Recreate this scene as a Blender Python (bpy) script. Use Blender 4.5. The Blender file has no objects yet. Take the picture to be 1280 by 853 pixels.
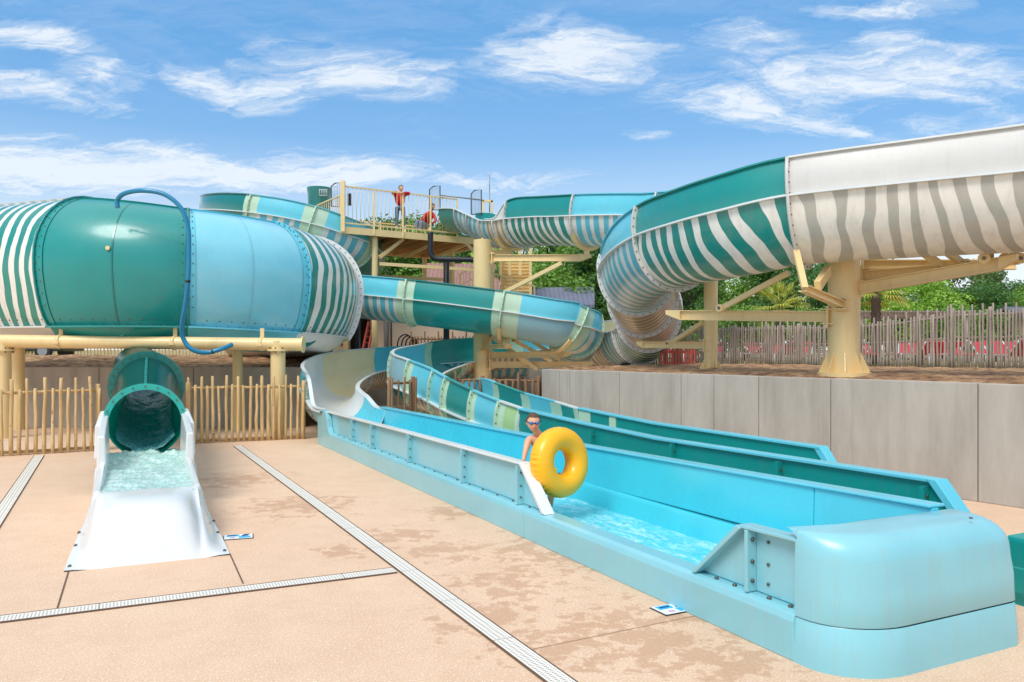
import bpy, bmesh, math, random
from mathutils import Vector, Matrix, noise as mnoise
R = math.radians
random.seed(7)
scene = bpy.context.scene
COL = scene.collection
HC, FX, HV = 2.1, 1000.0, 437.0          # eye height, focal length in photo pixels, horizon row

# ------------------------------------------------------------------ helpers
def P(u, v, D):
    return Vector(((u-640)/FX*D, D, HC+(HV-v)/FX*D))
def G(u, v, z=0.0):
    D = (HC-z)*FX/(v-HV)
    return Vector(((u-640)/FX*D, D, z))
dX, eX = Vector((-.447, .894, 0)), Vector((.894, .447, 0))
def W(e, b, z):                            # pool frame: e across, b along the troughs
    return Vector((eX.x*e+dX.x*b, eX.y*e+dX.y*b, z))

def lin(c):
    return c/12.92 if c <= .04045 else ((c+.055)/1.055)**2.4
def rgb(h):
    h = h.lstrip('#')
    return tuple(lin(int(h[i:i+2], 16)/255) for i in (0, 2, 4))+(1,)

class MB:
    def __init__(s): s.v=[]; s.f=[]; s.m=[]; s.uv=[]; s.sm=[]
    def face(s, idx, mi=0, uv=None, sm=False):
        if isinstance(idx,int): idx=range(idx,len(s.v))
        s.f.append(tuple(idx)); s.m.append(mi); s.uv.append(uv); s.sm.append(sm)
    def add(s, pts):
        n=len(s.v); s.v.extend(tuple(p) for p in pts); return n
    def box(s, c, size, mi=0, rot=None, taper=1):
        x,y,z=[k/2 for k in size]
        pts=[Vector((a*x*(taper if d>0 else 1),b*y*(taper if d>0 else 1),d*z)) for d in (-1,1) for a,b in ((-1,-1),(1,-1),(1,1),(-1,1))]
        if rot is not None: pts=[rot@p for p in pts]
        n=s.add([Vector(c)+p for p in pts])
        for q in ((3,2,1,0),(4,5,6,7),(0,1,5,4),(1,2,6,5),(2,3,7,6),(3,0,4,7)): s.face([n+k for k in q],mi)
    def hexa(s, pts, mi=0):                # 8 points: bottom ring 4, top ring 4
        n=s.add(pts)
        for q in ((3,2,1,0),(4,5,6,7),(0,1,5,4),(1,2,6,5),(2,3,7,6),(3,0,4,7)): s.face([n+k for k in q],mi)
    def beam(s, a, b, w, h, mi=0, up=Vector((0,0,1))):
        a=Vector(a); b=Vector(b); t=(b-a).normalized()
        if abs(t.dot(up))>.98: up=Vector((0,1,0))
        n=t.cross(up).normalized(); u=n.cross(t).normalized()
        pts=[p+n*(x*w/2)+u*(y*h/2) for p in (a,b) for x,y in ((-1,-1),(1,-1),(1,1),(-1,1))]
        k=s.add(pts)
        for q in ((3,2,1,0),(4,5,6,7),(0,1,5,4),(1,2,6,5),(2,3,7,6),(3,0,4,7)): s.face([k+j for j in q],mi)
    def ibeam(s, a, b, w, h, mi=0, t=.02):
        a=Vector(a); b=Vector(b); d=(b-a).normalized(); up=Vector((0,0,1))
        n=d.cross(up).normalized(); u=n.cross(d).normalized()
        s.beam(a+u*(h/2-t/2),b+u*(h/2-t/2),w,t,mi); s.beam(a-u*(h/2-t/2),b-u*(h/2-t/2),w,t,mi)
        s.beam(a,b,t,h-2*t-.002,mi)
    def tube(s, pts, r, mi=0, n=10, caps=True, sm=True):
        pts=[Vector(p) for p in pts]; rs=r if isinstance(r,(list,tuple)) else [r]*len(pts)
        rings=[]; ref=None
        for i,p in enumerate(pts):
            t=(pts[min(i+1,len(pts)-1)]-pts[max(i-1,0)]).normalized()
            if ref is None:
                ref=Vector((0,0,1)) if abs(t.z)<.9 else Vector((1,0,0))
            a=t.cross(ref).normalized(); b=a.cross(t).normalized(); ref=b
            rings.append(s.add([p+a*math.cos(2*math.pi*k/n)*rs[i]+b*math.sin(2*math.pi*k/n)*rs[i] for k in range(n)]))
        for i in range(len(rings)-1):
            A,B=rings[i],rings[i+1]
            for k in range(n):
                s.face((A+k,A+(k+1)%n,B+(k+1)%n,B+k),mi,None,sm)
        if caps:
            s.face([rings[0]+k for k in range(n)][::-1],mi); s.face([rings[-1]+k for k in range(n)],mi)
    def prism(s, poly, vec, mi=0):
        n=len(poly); vec=Vector(vec)
        a=s.add([Vector(p) for p in poly]); b=s.add([Vector(p)+vec for p in poly])
        s.face([a+k for k in range(n)][::-1],mi); s.face([b+k for k in range(n)],mi)
        for k in range(n): s.face((a+k,a+(k+1)%n,b+(k+1)%n,b+k),mi)
    def ball(s, c, r, mi=0, nu=12, nv=8, sq=(1,1,1)):
        c=Vector(c); rows=[]
        for j in range(nv+1):
            th=math.pi*j/nv
            rows.append(s.add([c+Vector((r*sq[0]*math.sin(th)*math.cos(2*math.pi*i/nu), r*sq[1]*math.sin(th)*math.sin(2*math.pi*i/nu), r*sq[2]*math.cos(th))) for i in range(nu)]))
        for j in range(nv):
            for i in range(nu): s.face((rows[j]+i,rows[j+1]+i,rows[j+1]+(i+1)%nu,rows[j]+(i+1)%nu),mi,None,True)
    def grid(s, rows, mi=0, uvs=None, sm=True, fn=None):
        nr=len(rows); nc=len(rows[0]); st=[s.add(r) for r in rows]
        for i in range(nr-1):
            for j in range(nc-1):
                uv=None
                if uvs: uv=(uvs[i][j],uvs[i][j+1],uvs[i+1][j+1],uvs[i+1][j])
                s.face((st[i]+j,st[i]+j+1,st[i+1]+j+1,st[i+1]+j), fn(i,j) if fn else mi, uv, sm)
        return st
    def build(s, name, mats, parent=None, loc=None, sharp=None, bevel=0, fixn=True):
        me=bpy.data.meshes.new(name); me.from_pydata(s.v,[],s.f)
        if not isinstance(mats,(list,tuple)): mats=[mats]
        for m in mats: me.materials.append(m)
        me.polygons.foreach_set('material_index', s.m); me.polygons.foreach_set('use_smooth', s.sm)
        if any(u is not None for u in s.uv):
            L=me.uv_layers.new(name='UVMap'); k=0
            for f,u in zip(s.f,s.uv):
                for i in range(len(f)):
                    L.data[k].uv = u[i] if u else (0,0)
                    k+=1
        me.update()
        if fixn:
            bm=bmesh.new(); bm.from_mesh(me); bmesh.ops.recalc_face_normals(bm, faces=bm.faces); bm.to_mesh(me); bm.free()
        if sharp is not None: me.set_sharp_from_angle(angle=R(sharp))
        o=bpy.data.objects.new(name, me); COL.objects.link(o)
        if loc is not None: o.location=loc
        if parent is not None:
            o.parent=parent
            o.matrix_parent_inverse = parent.matrix_basis.inverted() if parent.type=='EMPTY' else Matrix()
        if bevel:
            b=o.modifiers.new('bevel','BEVEL'); b.width=bevel; b.segments=2; b.limit_method='ANGLE'
        return o

def tag(o, label=None, cat=None, group=None, kind=None):
    if label: o['label']=label
    if cat: o['category']=cat
    if group: o['group']=group
    if kind: o['kind']=kind
    return o
def thing(name, label, cat, loc=(0,0,0), group=None):
    o=bpy.data.objects.new(name,None); COL.objects.link(o); o.location=loc; o.empty_display_size=.2
    return tag(o,label,cat,group)
def copy_tree(o, parent=None):
    c=o.copy(); COL.objects.link(c)
    if parent is not None: c.parent=parent
    for ch in o.children: copy_tree(ch,c)
    return c

def crom(pts, t):
    n=len(pts); t=max(0,min(n-1-1e-6,t)); i=int(t); f=t-i
    g=lambda k: pts[max(0,min(n-1,k))]
    p0,p1,p2,p3=g(i-1),g(i),g(i+1),g(i+2); out=[]
    for a,b,c,d in zip(p0,p1,p2,p3):
        out.append(.5*((2*b)+(-a+c)*f+(2*a-5*b+4*c-d)*f*f+(-a+3*b-3*c+d)*f**3))
    return out

# ------------------------------------------------------------------ materials
def newmat(name):
    m=bpy.data.materials.new(name); m.use_nodes=True; nt=m.node_tree
    b=nt.nodes['Principled BSDF']; return m,nt,b
def N(nt,t,**kw):
    n=nt.nodes.new(t)
    for k,v in kw.items(): setattr(n,k,v)
    return n
def L(nt,a,b): nt.links.new(a,b)
def math_(nt,op,a,b=None,c=None,clamp=False):
    n=N(nt,'ShaderNodeMath',operation=op,use_clamp=clamp)
    for i,x in enumerate((a,b,c)):
        if x is None: continue
        if isinstance(x,(int,float)): n.inputs[i].default_value=x
        else: L(nt,x,n.inputs[i])
    return n.outputs[0]
def mix(nt,f,a,b,mode='MIX'):
    n=N(nt,'ShaderNodeMix',data_type='RGBA',blend_type=mode)
    for i,x in ((0,f),(6,a),(7,b)):
        if isinstance(x,(int,float,tuple)): n.inputs[i].default_value=x
        else: L(nt,x,n.inputs[i])
    return n.outputs[2]
def noise_(nt,vec,scale,detail=3,rough=.5,dist=0):
    n=N(nt,'ShaderNodeTexNoise'); n.inputs['Scale'].default_value=scale; n.inputs['Detail'].default_value=detail
    n.inputs['Roughness'].default_value=rough; n.inputs['Distortion'].default_value=dist
    if vec is not None: L(nt,vec,n.inputs['Vector'])
    return n.outputs['Fac']
def ramp(nt,f,stops):
    n=N(nt,'ShaderNodeValToRGB'); cr=n.color_ramp
    while len(cr.elements)<len(stops): cr.elements.new(.5)
    for e,(p,c) in zip(cr.elements,stops):
        e.position=p; e.color=c if isinstance(c,tuple) else (c,c,c,1)
    L(nt,f,n.inputs[0]); return n.outputs[0]
def bump(nt,b,h,strength=.3,dist=.02):
    n=N(nt,'ShaderNodeBump'); n.inputs['Strength'].default_value=strength; n.inputs['Distance'].default_value=dist
    L(nt,h,n.inputs['Height']); L(nt,n.outputs[0],b.inputs['Normal'])
def objco(nt): return N(nt,'ShaderNodeTexCoord').outputs['Object']
def mapping(nt,vec,scale=(1,1,1),rot=(0,0,0),loc=(0,0,0)):
    n=N(nt,'ShaderNodeMapping'); n.inputs['Scale'].default_value=scale; n.inputs['Rotation'].default_value=rot; n.inputs['Location'].default_value=loc
    L(nt,vec,n.inputs[0]); return n.outputs[0]
def dim(c,k): return (c[0]*k,c[1]*k,c[2]*k,1)

def plain(name,hexc,rough=.5,coat=0,metal=0,var=.12,scale=3,bmp=0,bscale=60,dirt=0):
    m,nt,b=newmat(name); c=rgb(hexc) if isinstance(hexc,str) else hexc
    co=objco(nt); n1=noise_(nt,co,scale,4,.6)
    col=mix(nt,n1,dim(c,1-var),dim(c,1+var*.6))
    if dirt:
        d=noise_(nt,mapping(nt,co,(2.2,2.2,.35)),3,5,.7); d=ramp(nt,d,[(.5,0.0),(.72,1.0)])
        d=math_(nt,'MULTIPLY',d,dirt); col=mix(nt,d,col,dim(c,.45)); ch_=noise_(nt,co,22,4,.7); col=mix(nt,ramp(nt,ch_,[(.70,0.0),(.74,.6)]),col,rgb('8a6644'))
    L(nt,col,b.inputs['Base Color'])
    r=noise_(nt,co,scale*4,3); r=math_(nt,'MULTIPLY_ADD',r,.2,rough-.1); L(nt,r,b.inputs['Roughness'])
    b.inputs['Metallic'].default_value=metal; b.inputs['Coat Weight'].default_value=coat; b.inputs['Coat Roughness'].default_value=.12
    if bmp: bump(nt,b,noise_(nt,co,bscale,3),bmp,.01)
    return m
def fibre(name,hexc,rough=.42,coat=.6,trans=0,dirt=.25):   # gel-coated fibreglass
    m,nt,b=newmat(name); c=rgb(hexc); co=objco(nt)
    n1=noise_(nt,co,1.3,4,.6); col=mix(nt,n1,dim(c,.86),dim(c,1.1))
    st=noise_(nt,mapping(nt,co,(7,7,.5)),2.0,5,.7); st=math_(nt,'MULTIPLY',ramp(nt,st,[(.52,0.0),(.8,1.0)]),dirt)
    g=(sum(c[:3])/3*.75,)*3
    col=mix(nt,st,col,(g[0]*1.05,g[1],g[2]*.9,1)); L(nt,col,b.inputs['Base Color'])
    r=math_(nt,'MULTIPLY_ADD',noise_(nt,co,9,4),.25,rough-.12); L(nt,r,b.inputs['Roughness'])
    b.inputs['Coat Weight'].default_value=coat*.85; b.inputs['Coat Roughness'].default_value=.16
    bump(nt,b,noise_(nt,co,2.2,2),.12,.03)
    return m
def stripes(name,c1,c2,freq=3.0,amp=1.2,bias=0.0,fork=1.1,seed=0,tilt=.15):
    m,nt,b=newmat(name); uv=N(nt,'ShaderNodeTexCoord').outputs['UV']
    uvs=mapping(nt,uv,(1,1,1),loc=(seed*3.7,seed*1.9,0))
    sp=N(nt,'ShaderNodeSeparateXYZ'); L(nt,uvs,sp.inputs[0])
    n1=noise_(nt,mapping(nt,uvs,(.75,.85,1)),1.0,1.5,.4)
    n2=noise_(nt,mapping(nt,uvs,(freq*.8,.8,1),loc=(5,9,0)),1.0,1,.4)
    ph=math_(nt,'MULTIPLY',sp.outputs[0],freq); ph=math_(nt,'MULTIPLY_ADD',n1,amp,ph); ph=math_(nt,'MULTIPLY_ADD',sp.outputs[1],tilt,ph)
    s=math_(nt,'SINE',math_(nt,'MULTIPLY',ph,2*math.pi)); s=math_(nt,'ADD',s,math_(nt,'MULTIPLY_ADD',n2,fork*2,bias-fork))
    f=ramp(nt,math_(nt,'MULTIPLY_ADD',s,.5,.5),[(.47,0.0),(.53,1.0)])
    co=objco(nt)
    col=mix(nt,f,rgb(c1),rgb(c2))
    d=noise_(nt,mapping(nt,co,(4,4,.7)),1.8,5,.7); d=math_(nt,'MULTIPLY',ramp(nt,d,[(.45,0.0),(.8,1.0)]),.28)
    col=mix(nt,d,col,rgb('8d8572')); L(nt,col,b.inputs['Base Color'])
    b.inputs['Roughness'].default_value=.33; b.inputs['Coat Weight'].default_value=.5; b.inputs['Coat Roughness'].default_value=.12
    return m
M={}
M['teal']=fibre('teal_gelcoat','038f89'); M['teal_dark']=fibre('dark_teal_gelcoat','057a72',.25)
M['teal_tube']=fibre('teal_tube_gelcoat','067a74',.2,.8)
_nt=M['teal_tube'].node_tree; _t=N(_nt,'ShaderNodeBsdfTranslucent'); _t.inputs[0].default_value=rgb('1fb0a6'); _m=N(_nt,'ShaderNodeMixShader'); _m.inputs[0].default_value=.6
L(_nt,_nt.nodes['Principled BSDF'].outputs[0],_m.inputs[1]); L(_nt,_t.outputs[0],_m.inputs[2]); L(_nt,_m.outputs[0],_nt.nodes['Material Output'].inputs[0])
M['blue']=fibre('light_blue_gelcoat','62c9dc'); M['blue_g']=fibre('clear_blue_gelcoat','82d3e4',.35,1.0); M['blue_deep']=fibre('pool_blue_gelcoat','45cfe2',.3,.7,dirt=.03)
M['pale']=fibre('pale_blue_gelcoat','88c8d3',.35,.5,dirt=.3); M['greyblue']=fibre('grey_blue_gelcoat','8dbcc8')
M['white']=fibre('white_gelcoat','e6e6e3',.35,.7,dirt=.12); M['cream']=fibre('cream_gelcoat','fbe6b2'); M['mint']=fibre('mint_gelcoat','bdd9bd')
M['greywhite']=fibre('grey_white_gelcoat','d5d3cd',.35,.4,dirt=.35)
M['green']=fibre('pale_green_gelcoat','a9cf8f')
M['st_teal']=stripes('teal_zebra','efebe2','078a80',2.7,1.2,0.22,.8,1,.16)
M['st_teal1']=stripes('teal_zebra_wide','ece9e0','078a7c',2.6,1.0,0.1,.6,5)
M['st_grey']=stripes('grey_zebra','efe9dc','b7b3a7',2.6,1.5,-.15,1.1,2,.30)
M['st_blue']=stripes('blue_zebra','d9dcd6','5db6c8',3.2,1.2,.1,.7,3)
M['st_tan']=stripes('tan_zebra','ded5c3','ab9a80',4.2,1.0,-.05,.6,4)
M['steel']=plain('cream_painted_steel','edd095',.45,.2,0,.07,1.2,dirt=.22)
M['bolt']=plain('bolt_steel','6f6a60',.4,0,.8)
M['edge']=plain('white_edge','dfe4e2',.4,.3)
M['black']=plain('black_plastic','1c1f24',.4,.1)
M['hose']=plain('blue_hose_rubber','0e7fa8',.35,.3)
M['concrete_in']=plain('concrete','8c877e',.9)

BOLTME={}
def bolts(root,segs,n=6,name='bolt'):           # each bolt its own part, sharing one mesh per size
    for k,(p,q,r) in enumerate(segs):
        if k>=98:
            mb=MB()
            for p_,q_,r_ in segs[k:]: mb.tube([p_,q_],r_,0,n)
            tag(mb.build(name,M['bolt'],root),kind='stuff'); return
        p=Vector(p);q=Vector(q);l=(q-p).length; key=(round(r,4),round(l,3))
        if key not in BOLTME:
            mb=MB(); mb.tube([(0,0,0),(0,0,l*.75),(0,0,l)],[r,r,r*.6],0,n); t=mb.build('t',M['bolt']); BOLTME[key]=t.data; bpy.data.objects.remove(t)
        o=bpy.data.objects.new(name,BOLTME[key]); COL.objects.link(o); o.location=p; o.rotation_mode='QUATERNION'; o.rotation_quaternion=(q-p).to_track_quat('Z','Y')
        o.parent=root; o.matrix_parent_inverse=root.matrix_basis.inverted() if root.type=='EMPTY' else Matrix()
# ------------------------------------------------------------------ swept slides
class Path:
    def __init__(s, ctrl, n=14):
        s.c=ctrl; s.n=n; N_=(len(ctrl)-1)*n+1
        s.t=[i/n for i in range(N_)]; s.p=[crom(ctrl,t) for t in s.t]
        s.s=[0.0]
        for i in range(1,N_):
            s.s.append(s.s[-1]+(Vector(s.p[i][:3])-Vector(s.p[i-1][:3])).length)
    def at(s,t):
        return crom(s.c,t)
    def arc(s,t):
        x=t*s.n; i=min(int(x),len(s.s)-2); f=x-i; return s.s[i]*(1-f)+s.s[i+1]*f
    def frame(s,t):
        e=.04; a=Vector(s.at(max(t-e,0))[:3]); b=Vector(s.at(min(t+e,len(s.c)-1))[:3])
        T=(b-a).normalized(); A=Vector((0,0,1)).cross(T).normalized(); U=T.cross(A).normalized()
        return Vector(s.at(t)[:3]),T,A,U
def rim_to_center(rim, rad):               # left rim points -> centre line
    out=[]
    for i,p in enumerate(rim):
        a=Vector(rim[max(i-1,0)][:3]); b=Vector(rim[min(i+1,len(rim)-1)][:3]); T=(b-a); T.z=0; T.normalize()
        A=Vector((0,0,1)).cross(T); q=Vector(p[:3])-A*rad
        out.append((q.x,q.y,q.z)+tuple(p[3:]))
    return out
def prof_lower(rad, depth=None, n=18, pw=1.0):
    depth=depth or rad; pts=[]
    for k in range(n+1):
        a=math.pi*k/n
        c=math.cos(a); s_=math.sin(a)
        pts.append((rad*(abs(c)**pw)*(1 if c>=0 else -1), -depth*(abs(s_)**pw)))
    return pts                             # left rim -> bottom -> right rim
def prof_wall(rad,h,side):
    pts=[(rad,0.0),(rad+.03*h,h*.3),(rad+.0,h*.65),(rad-.10*h,h)]
    return pts if side>0 else [(-x,z) for x,z in pts]
def shell(mb, path, t0, t1, proffn, th=.025, band=0, mi=(0,1,2,3), uvoff=0):
    """sheet with thickness; materials: 0 outside, 1 inside, 2 edge, 3 joint band"""
    n=max(3,int((t1-t0)*path.n)+1); ts=[t0+(t1-t0)*i/(n-1) for i in range(n)]
    if band:
        s0,s1=path.arc(t0),path.arc(t1); rt=(t1-t0)/max(s1-s0,.01)
        ts=sorted(set(ts+[t0+band*rt,t1-band*rt]))
        b0,b1=t0+band*rt-1e-6,t1-band*rt+1e-6
    ro=[];ri=[];uo=[]
    for t in ts:
        c,T,A,U=path.frame(t); pr=proffn(t,path.at(t)); m=len(pr); s_=path.arc(t)
        po=[];pi=[];uv=[];v=0
        for k,(a,z) in enumerate(pr):
            p0=pr[max(k-1,0)]; p1=pr[min(k+1,m-1)]; ta,tz=p1[0]-p0[0],p1[1]-p0[1]; l=math.hypot(ta,tz) or 1
            na,nz=tz/l,-ta/l
            if na*a+nz*(z if z<0 else .0)<0: na,nz=-na,-nz
            po.append(c+A*a+U*z); pi.append(c+A*(a-na*th)+U*(z-nz*th))
            if k: v+=math.hypot(a-pr[k-1][0],z-pr[k-1][1])
            uv.append((s_+uvoff,v))
        ro.append(po);ri.append(pi);uo.append(uv)
    fo=(lambda i,j: mi[3] if band and (ts[i]<b0-1e-5 and ts[i+1]<=b0+1e-4 or ts[i]>=b1-1e-4) else mi[0])
    fi=(lambda i,j: mi[3] if band and (ts[i]<b0-1e-5 and ts[i+1]<=b0+1e-4 or ts[i]>=b1-1e-4) else mi[1])
    so=mb.grid(ro,uvs=uo,fn=fo); si=mb.grid(ri,uvs=uo,fn=fi)
    m=len(ro[0])
    for k in (0,m-1):
        for i in range(len(ts)-1): mb.face((so[i]+k,so[i+1]+k,si[i+1]+k,si[i]+k),mi[2])
    for i in (0,len(ts)-1):
        for k in range(m-1): mb.face((so[i]+k,so[i]+k+1,si[i]+k+1,si[i]+k),mi[2])
def ringflange(mb, path, t, prof, w=.085, th=.05, bolts=.17, mi=0, bm=1, br=.014):
    c,T,A,U=path.frame(t); m=len(prof); inn=[];out=[];mid=[]
    for k,(a,z) in enumerate(prof):
        p0=prof[max(k-1,0)]; p1=prof[min(k+1,m-1)]; ta,tz=p1[0]-p0[0],p1[1]-p0[1]; l=math.hypot(ta,tz) or 1
        na,nz=tz/l,-ta/l
        if na*a+nz*(z if z<0 else 0)<0: na,nz=-na,-nz
        inn.append(c+A*(a-na*.003)+U*(z-nz*.003)); out.append(c+A*(a+na*w)+U*(z+nz*w)); mid.append(c+A*(a+na*w*.6)+U*(z+nz*w*.6))
    for s_ in (-1,1):
        pass
    a0=mb.add([p-T*th/2 for p in inn]); b0=mb.add([p-T*th/2 for p in out])
    a1=mb.add([p+T*th/2 for p in inn]); b1=mb.add([p+T*th/2 for p in out])
    for k in range(m-1):
        mb.face((a0+k,a0+k+1,b0+k+1,b0+k),mi); mb.face((a1+k,a1+k+1,b1+k+1,b1+k),mi)
        mb.face((b0+k,b0+k+1,b1+k+1,b1+k),mi,None,True); mb.face((a0+k,a0+k+1,a1+k+1,a1+k),mi,None,True)
    for k in (0,m-1): mb.face((a0+k,b0+k,b1+k,a1+k),mi)
    acc=bolts*.5; 
    for k in range(1,m):
        seg=(mid[k]-mid[k-1]).length; 
        while acc<seg:
            p=mid[k-1].lerp(mid[k],acc/seg); mb.tube([p-T*(th/2+.014),p+T*(th/2+.014)],br,bm,6); acc+=bolts
        acc-=seg

def slide(name,label,ctrl,rad,secs,flanges,depth=None,n=14,group='water slide flumes',band=.28,bandmat=None,pw=1.0,lip=True,flmat='greywhite'):
    """ctrl: x,y,z(rim),wallL,wallR ; secs: (t0,t1,out,in,wallout,wallin)"""
    root=thing(name,label,'water slide',(ctrl[0][0],ctrl[0][1],ctrl[0][2]),group)
    path=Path(ctrl,n); bm_=bandmat or 'greywhite'
    pl=prof_lower(rad,depth,20,pw)
    for (t0,t1,mo,mi_,wo,wi) in secs:
        mb=MB(); shell(mb,path,t0,t1,lambda t,c:pl,band=band if bandmat else 0)
        mb.build('flume_section',[M[mo],M[mi_],M['edge'],M[bm_]],root,sharp=50)
        for side,ix in ((1,3),(-1,4)):
            n_=12; ts=[t0+(t1-t0)*i/n_ for i in range(n_+1)]
            hs=[path.at(t)[ix] for t in ts]
            if max(hs)<.12: continue
            mb=MB(); off=.004
            shell(mb,path,t0,t1,lambda t,c,ix=ix,side=side: [(x,z+off) for x,z in prof_wall(rad,max(.04,c[ix]),side)],band=band if bandmat else 0)
            # folded top lip
            for j in range(len(ts)-1):
                q=[]
                for t in (ts[j],ts[j+1]):
                    c,T,A,U=path.frame(t); h=max(.04,path.at(t)[ix]); e=prof_wall(rad,h,side)[-1]
                    q.append((c+A*(e[0]-side*.03)+U*(h+.006), c+A*(e[0]+side*.055)+U*(h+.006)))
                (a,b),(c_,d_)=q; up=Vector((0,0,.028))
                mb.hexa([a,b,d_,c_,a+up,b+up,d_+up,c_+up],2)
            mb.build('side_wall',[M[wo],M[wi],M[wo] if wo in('teal','blue','teal_dark') else M['edge'],M[bm_]],root,sharp=50)
    if lip:
        for side in (1,-1):
            mb=MB(); k=int((len(ctrl)-1)*n/1.5); t_=[ (len(ctrl)-1)*i/k for i in range(k+1)]; rows=[]
            for t in t_:
                c,T,A,U=path.frame(t)
                rows.append([c+A*side*(rad-.005)+U*-.016, c+A*side*(rad+.085)+U*-.016, c+A*side*(rad+.085)+U*.016, c+A*side*(rad-.005)+U*.016, c+A*side*(rad-.005)+U*-.016])
            mb.grid(rows,sm=False); mb.build('rim_flange',M['edge'],root)
    for t in flanges:
        c=path.at(t); hl,hr=c[3],c[4]; pr=list(pl)
        if hl>.15: pr=prof_wall(rad,hl,1)[:0:-1]+pr
        if hr>.15: pr=pr+prof_wall(rad,hr,-1)[1:]
        mb=MB(); ringflange(mb,path,t,pr); mb.build('joint_flange',[M[flmat],M['bolt']],root)
    return root,path

# ------------------------------------------------------------------ camera, world, sun
cam=bpy.data.cameras.new('camera'); co_=bpy.data.objects.new('camera',cam); COL.objects.link(co_)
co_.location=(0,0,HC); co_.rotation_euler=(R(90),0,0); cam.sensor_width=36; cam.lens=36*FX/1280
cam.shift_y=10.5/1280; cam.clip_start=.05; cam.clip_end=2000; scene.camera=co_
SUN_EL,SUN_AZ=R(52),R(-150)                # azimuth measured clockwise from +Y: sun behind the camera, to its left
world=bpy.data.worlds.new('World'); scene.world=world; world.use_nodes=True
nt=world.node_tree; bg=nt.nodes['Background']
sky=N(nt,'ShaderNodeTexSky',sky_type='NISHITA'); sky.sun_disc=False; sky.sun_elevation=SUN_EL; sky.sun_rotation=SUN_AZ
sky.air_density=1.0; sky.dust_density=.6; sky.ozone_density=2.2
tc=N(nt,'ShaderNodeTexCoord').outputs['Generated']
sp=N(nt,'ShaderNodeSeparateXYZ'); L(nt,tc,sp.inputs[0])
zc=math_(nt,'MAXIMUM',sp.outputs[2],.02); zc=math_(nt,'ADD',zc,.10)
cx=math_(nt,'DIVIDE',sp.outputs[0],zc); cy=math_(nt,'DIVIDE',sp.outputs[1],zc)
cb=N(nt,'ShaderNodeCombineXYZ'); L(nt,cx,cb.inputs[0]); L(nt,cy,cb.inputs[1])
cv=mapping(nt,cb.outputs[0],(.62,1.15,1),rot=(0,0,R(-14)),loc=(1.35,.4,0))
ay=math_(nt,'MAXIMUM',math_(nt,'ABSOLUTE',sp.outputs[1]),.15); az=math_(nt,'DIVIDE',sp.outputs[0],ay); el=math_(nt,'DIVIDE',sp.outputs[2],ay)
cb2=N(nt,'ShaderNodeCombineXYZ'); L(nt,az,cb2.inputs[0]); L(nt,el,cb2.inputs[1]); pv=cb2.outputs[0]
wn_=N(nt,'ShaderNodeTexNoise'); wn_.inputs['Scale'].default_value=3.2; wn_.inputs['Detail'].default_value=6; wn_.inputs['Roughness'].default_value=.6; L(nt,mapping(nt,pv,(1,2.2,1)),wn_.inputs['Vector'])
wv=N(nt,'ShaderNodeVectorMath',operation='MULTIPLY_ADD'); L(nt,wn_.outputs['Color'],wv.inputs[0]); wv.inputs[1].default_value=(.30,.07,0); wv.inputs[2].default_value=(-.15,-.035,0)
wa=N(nt,'ShaderNodeVectorMath',operation='ADD'); L(nt,pv,wa.inputs[0]); L(nt,wv.outputs[0],wa.inputs[1]); pw_=wa.outputs[0]
det=noise_(nt,mapping(nt,mapping(nt,pw_,(1,1,1),rot=(0,0,R(8))),(1.5,8,1)),2.6,10,.68,.9)
fin=noise_(nt,mapping(nt,mapping(nt,pw_,(1,1,1),rot=(0,0,R(-9))),(4,22,1),loc=(3,1,0)),3.0,8,.72,.6)
tot=None
for (u,v,ru,rv,rot,k) in ((430,88,170,50,-10,1.2),(300,110,120,34,-14,1.0),(130,92,100,30,-3,1.0),(30,38,170,28,-10,1.0),(30,112,190,36,-8,1.0),(700,62,160,64,4,1.2),(930,44,130,34,-8,1.0),(1110,46,70,26,10,.9),(1080,100,290,66,3,1.2),(960,130,220,46,-9,1.1),(1130,6,150,16,0,1.0),(1180,150,190,36,6,.7),(60,214,420,60,-3,1.5),(330,222,300,50,2,1.35),(600,226,220,30,0,.8),(780,168,80,16,0,.45),(400,208,90,14,-4,.8)):
    m2=mapping(nt,pw_,(1,1,1),loc=(-(u-640)/1000,-(437-v)/1000,0)); m3=mapping(nt,m2,(1000/ru,1000/rv,1)) if rot==0 else mapping(nt,mapping(nt,m2,(1,1,1),rot=(0,0,R(-rot))),(1000/ru,1000/rv,1))
    ln=N(nt,'ShaderNodeVectorMath',operation='LENGTH'); L(nt,m3,ln.inputs[0])
    g=math_(nt,'MULTIPLY',math_(nt,'SUBTRACT',1.0,ln.outputs['Value'],clamp=True),k); tot=g if tot is None else math_(nt,'MAXIMUM',tot,g)
nz=math_(nt,'MULTIPLY_ADD',det,.6,math_(nt,'MULTIPLY',fin,.4))
cl=math_(nt,'MULTIPLY_ADD',tot,.62,math_(nt,'MULTIPLY_ADD',nz,3.2,-1.30))
cl=ramp(nt,cl,[(.28,0.0),(.62,.24),(1.15,.72)])
cl=math_(nt,'MULTIPLY',cl,ramp(nt,tot,[(.0,0.0),(.35,1.0)]))
veil=ramp(nt,nz,[(.42,0.0),(.75,.30)]); cl=math_(nt,'MAXIMUM',cl,math_(nt,'MULTIPLY',veil,.6))
hz=ramp(nt,sp.outputs[2],[(.0,.92),(.11,.74),(.17,.36),(.25,.08),(.34,0.0)])
cl=math_(nt,'MAXIMUM',cl,hz)
front=math_(nt,'GREATER_THAN',sp.outputs[1],-.05)
over=ramp(nt,sp.outputs[2],[(.50,0.0),(.75,.75)])                      # unseen white cloud overhead, added to whiten the ambient light
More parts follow.
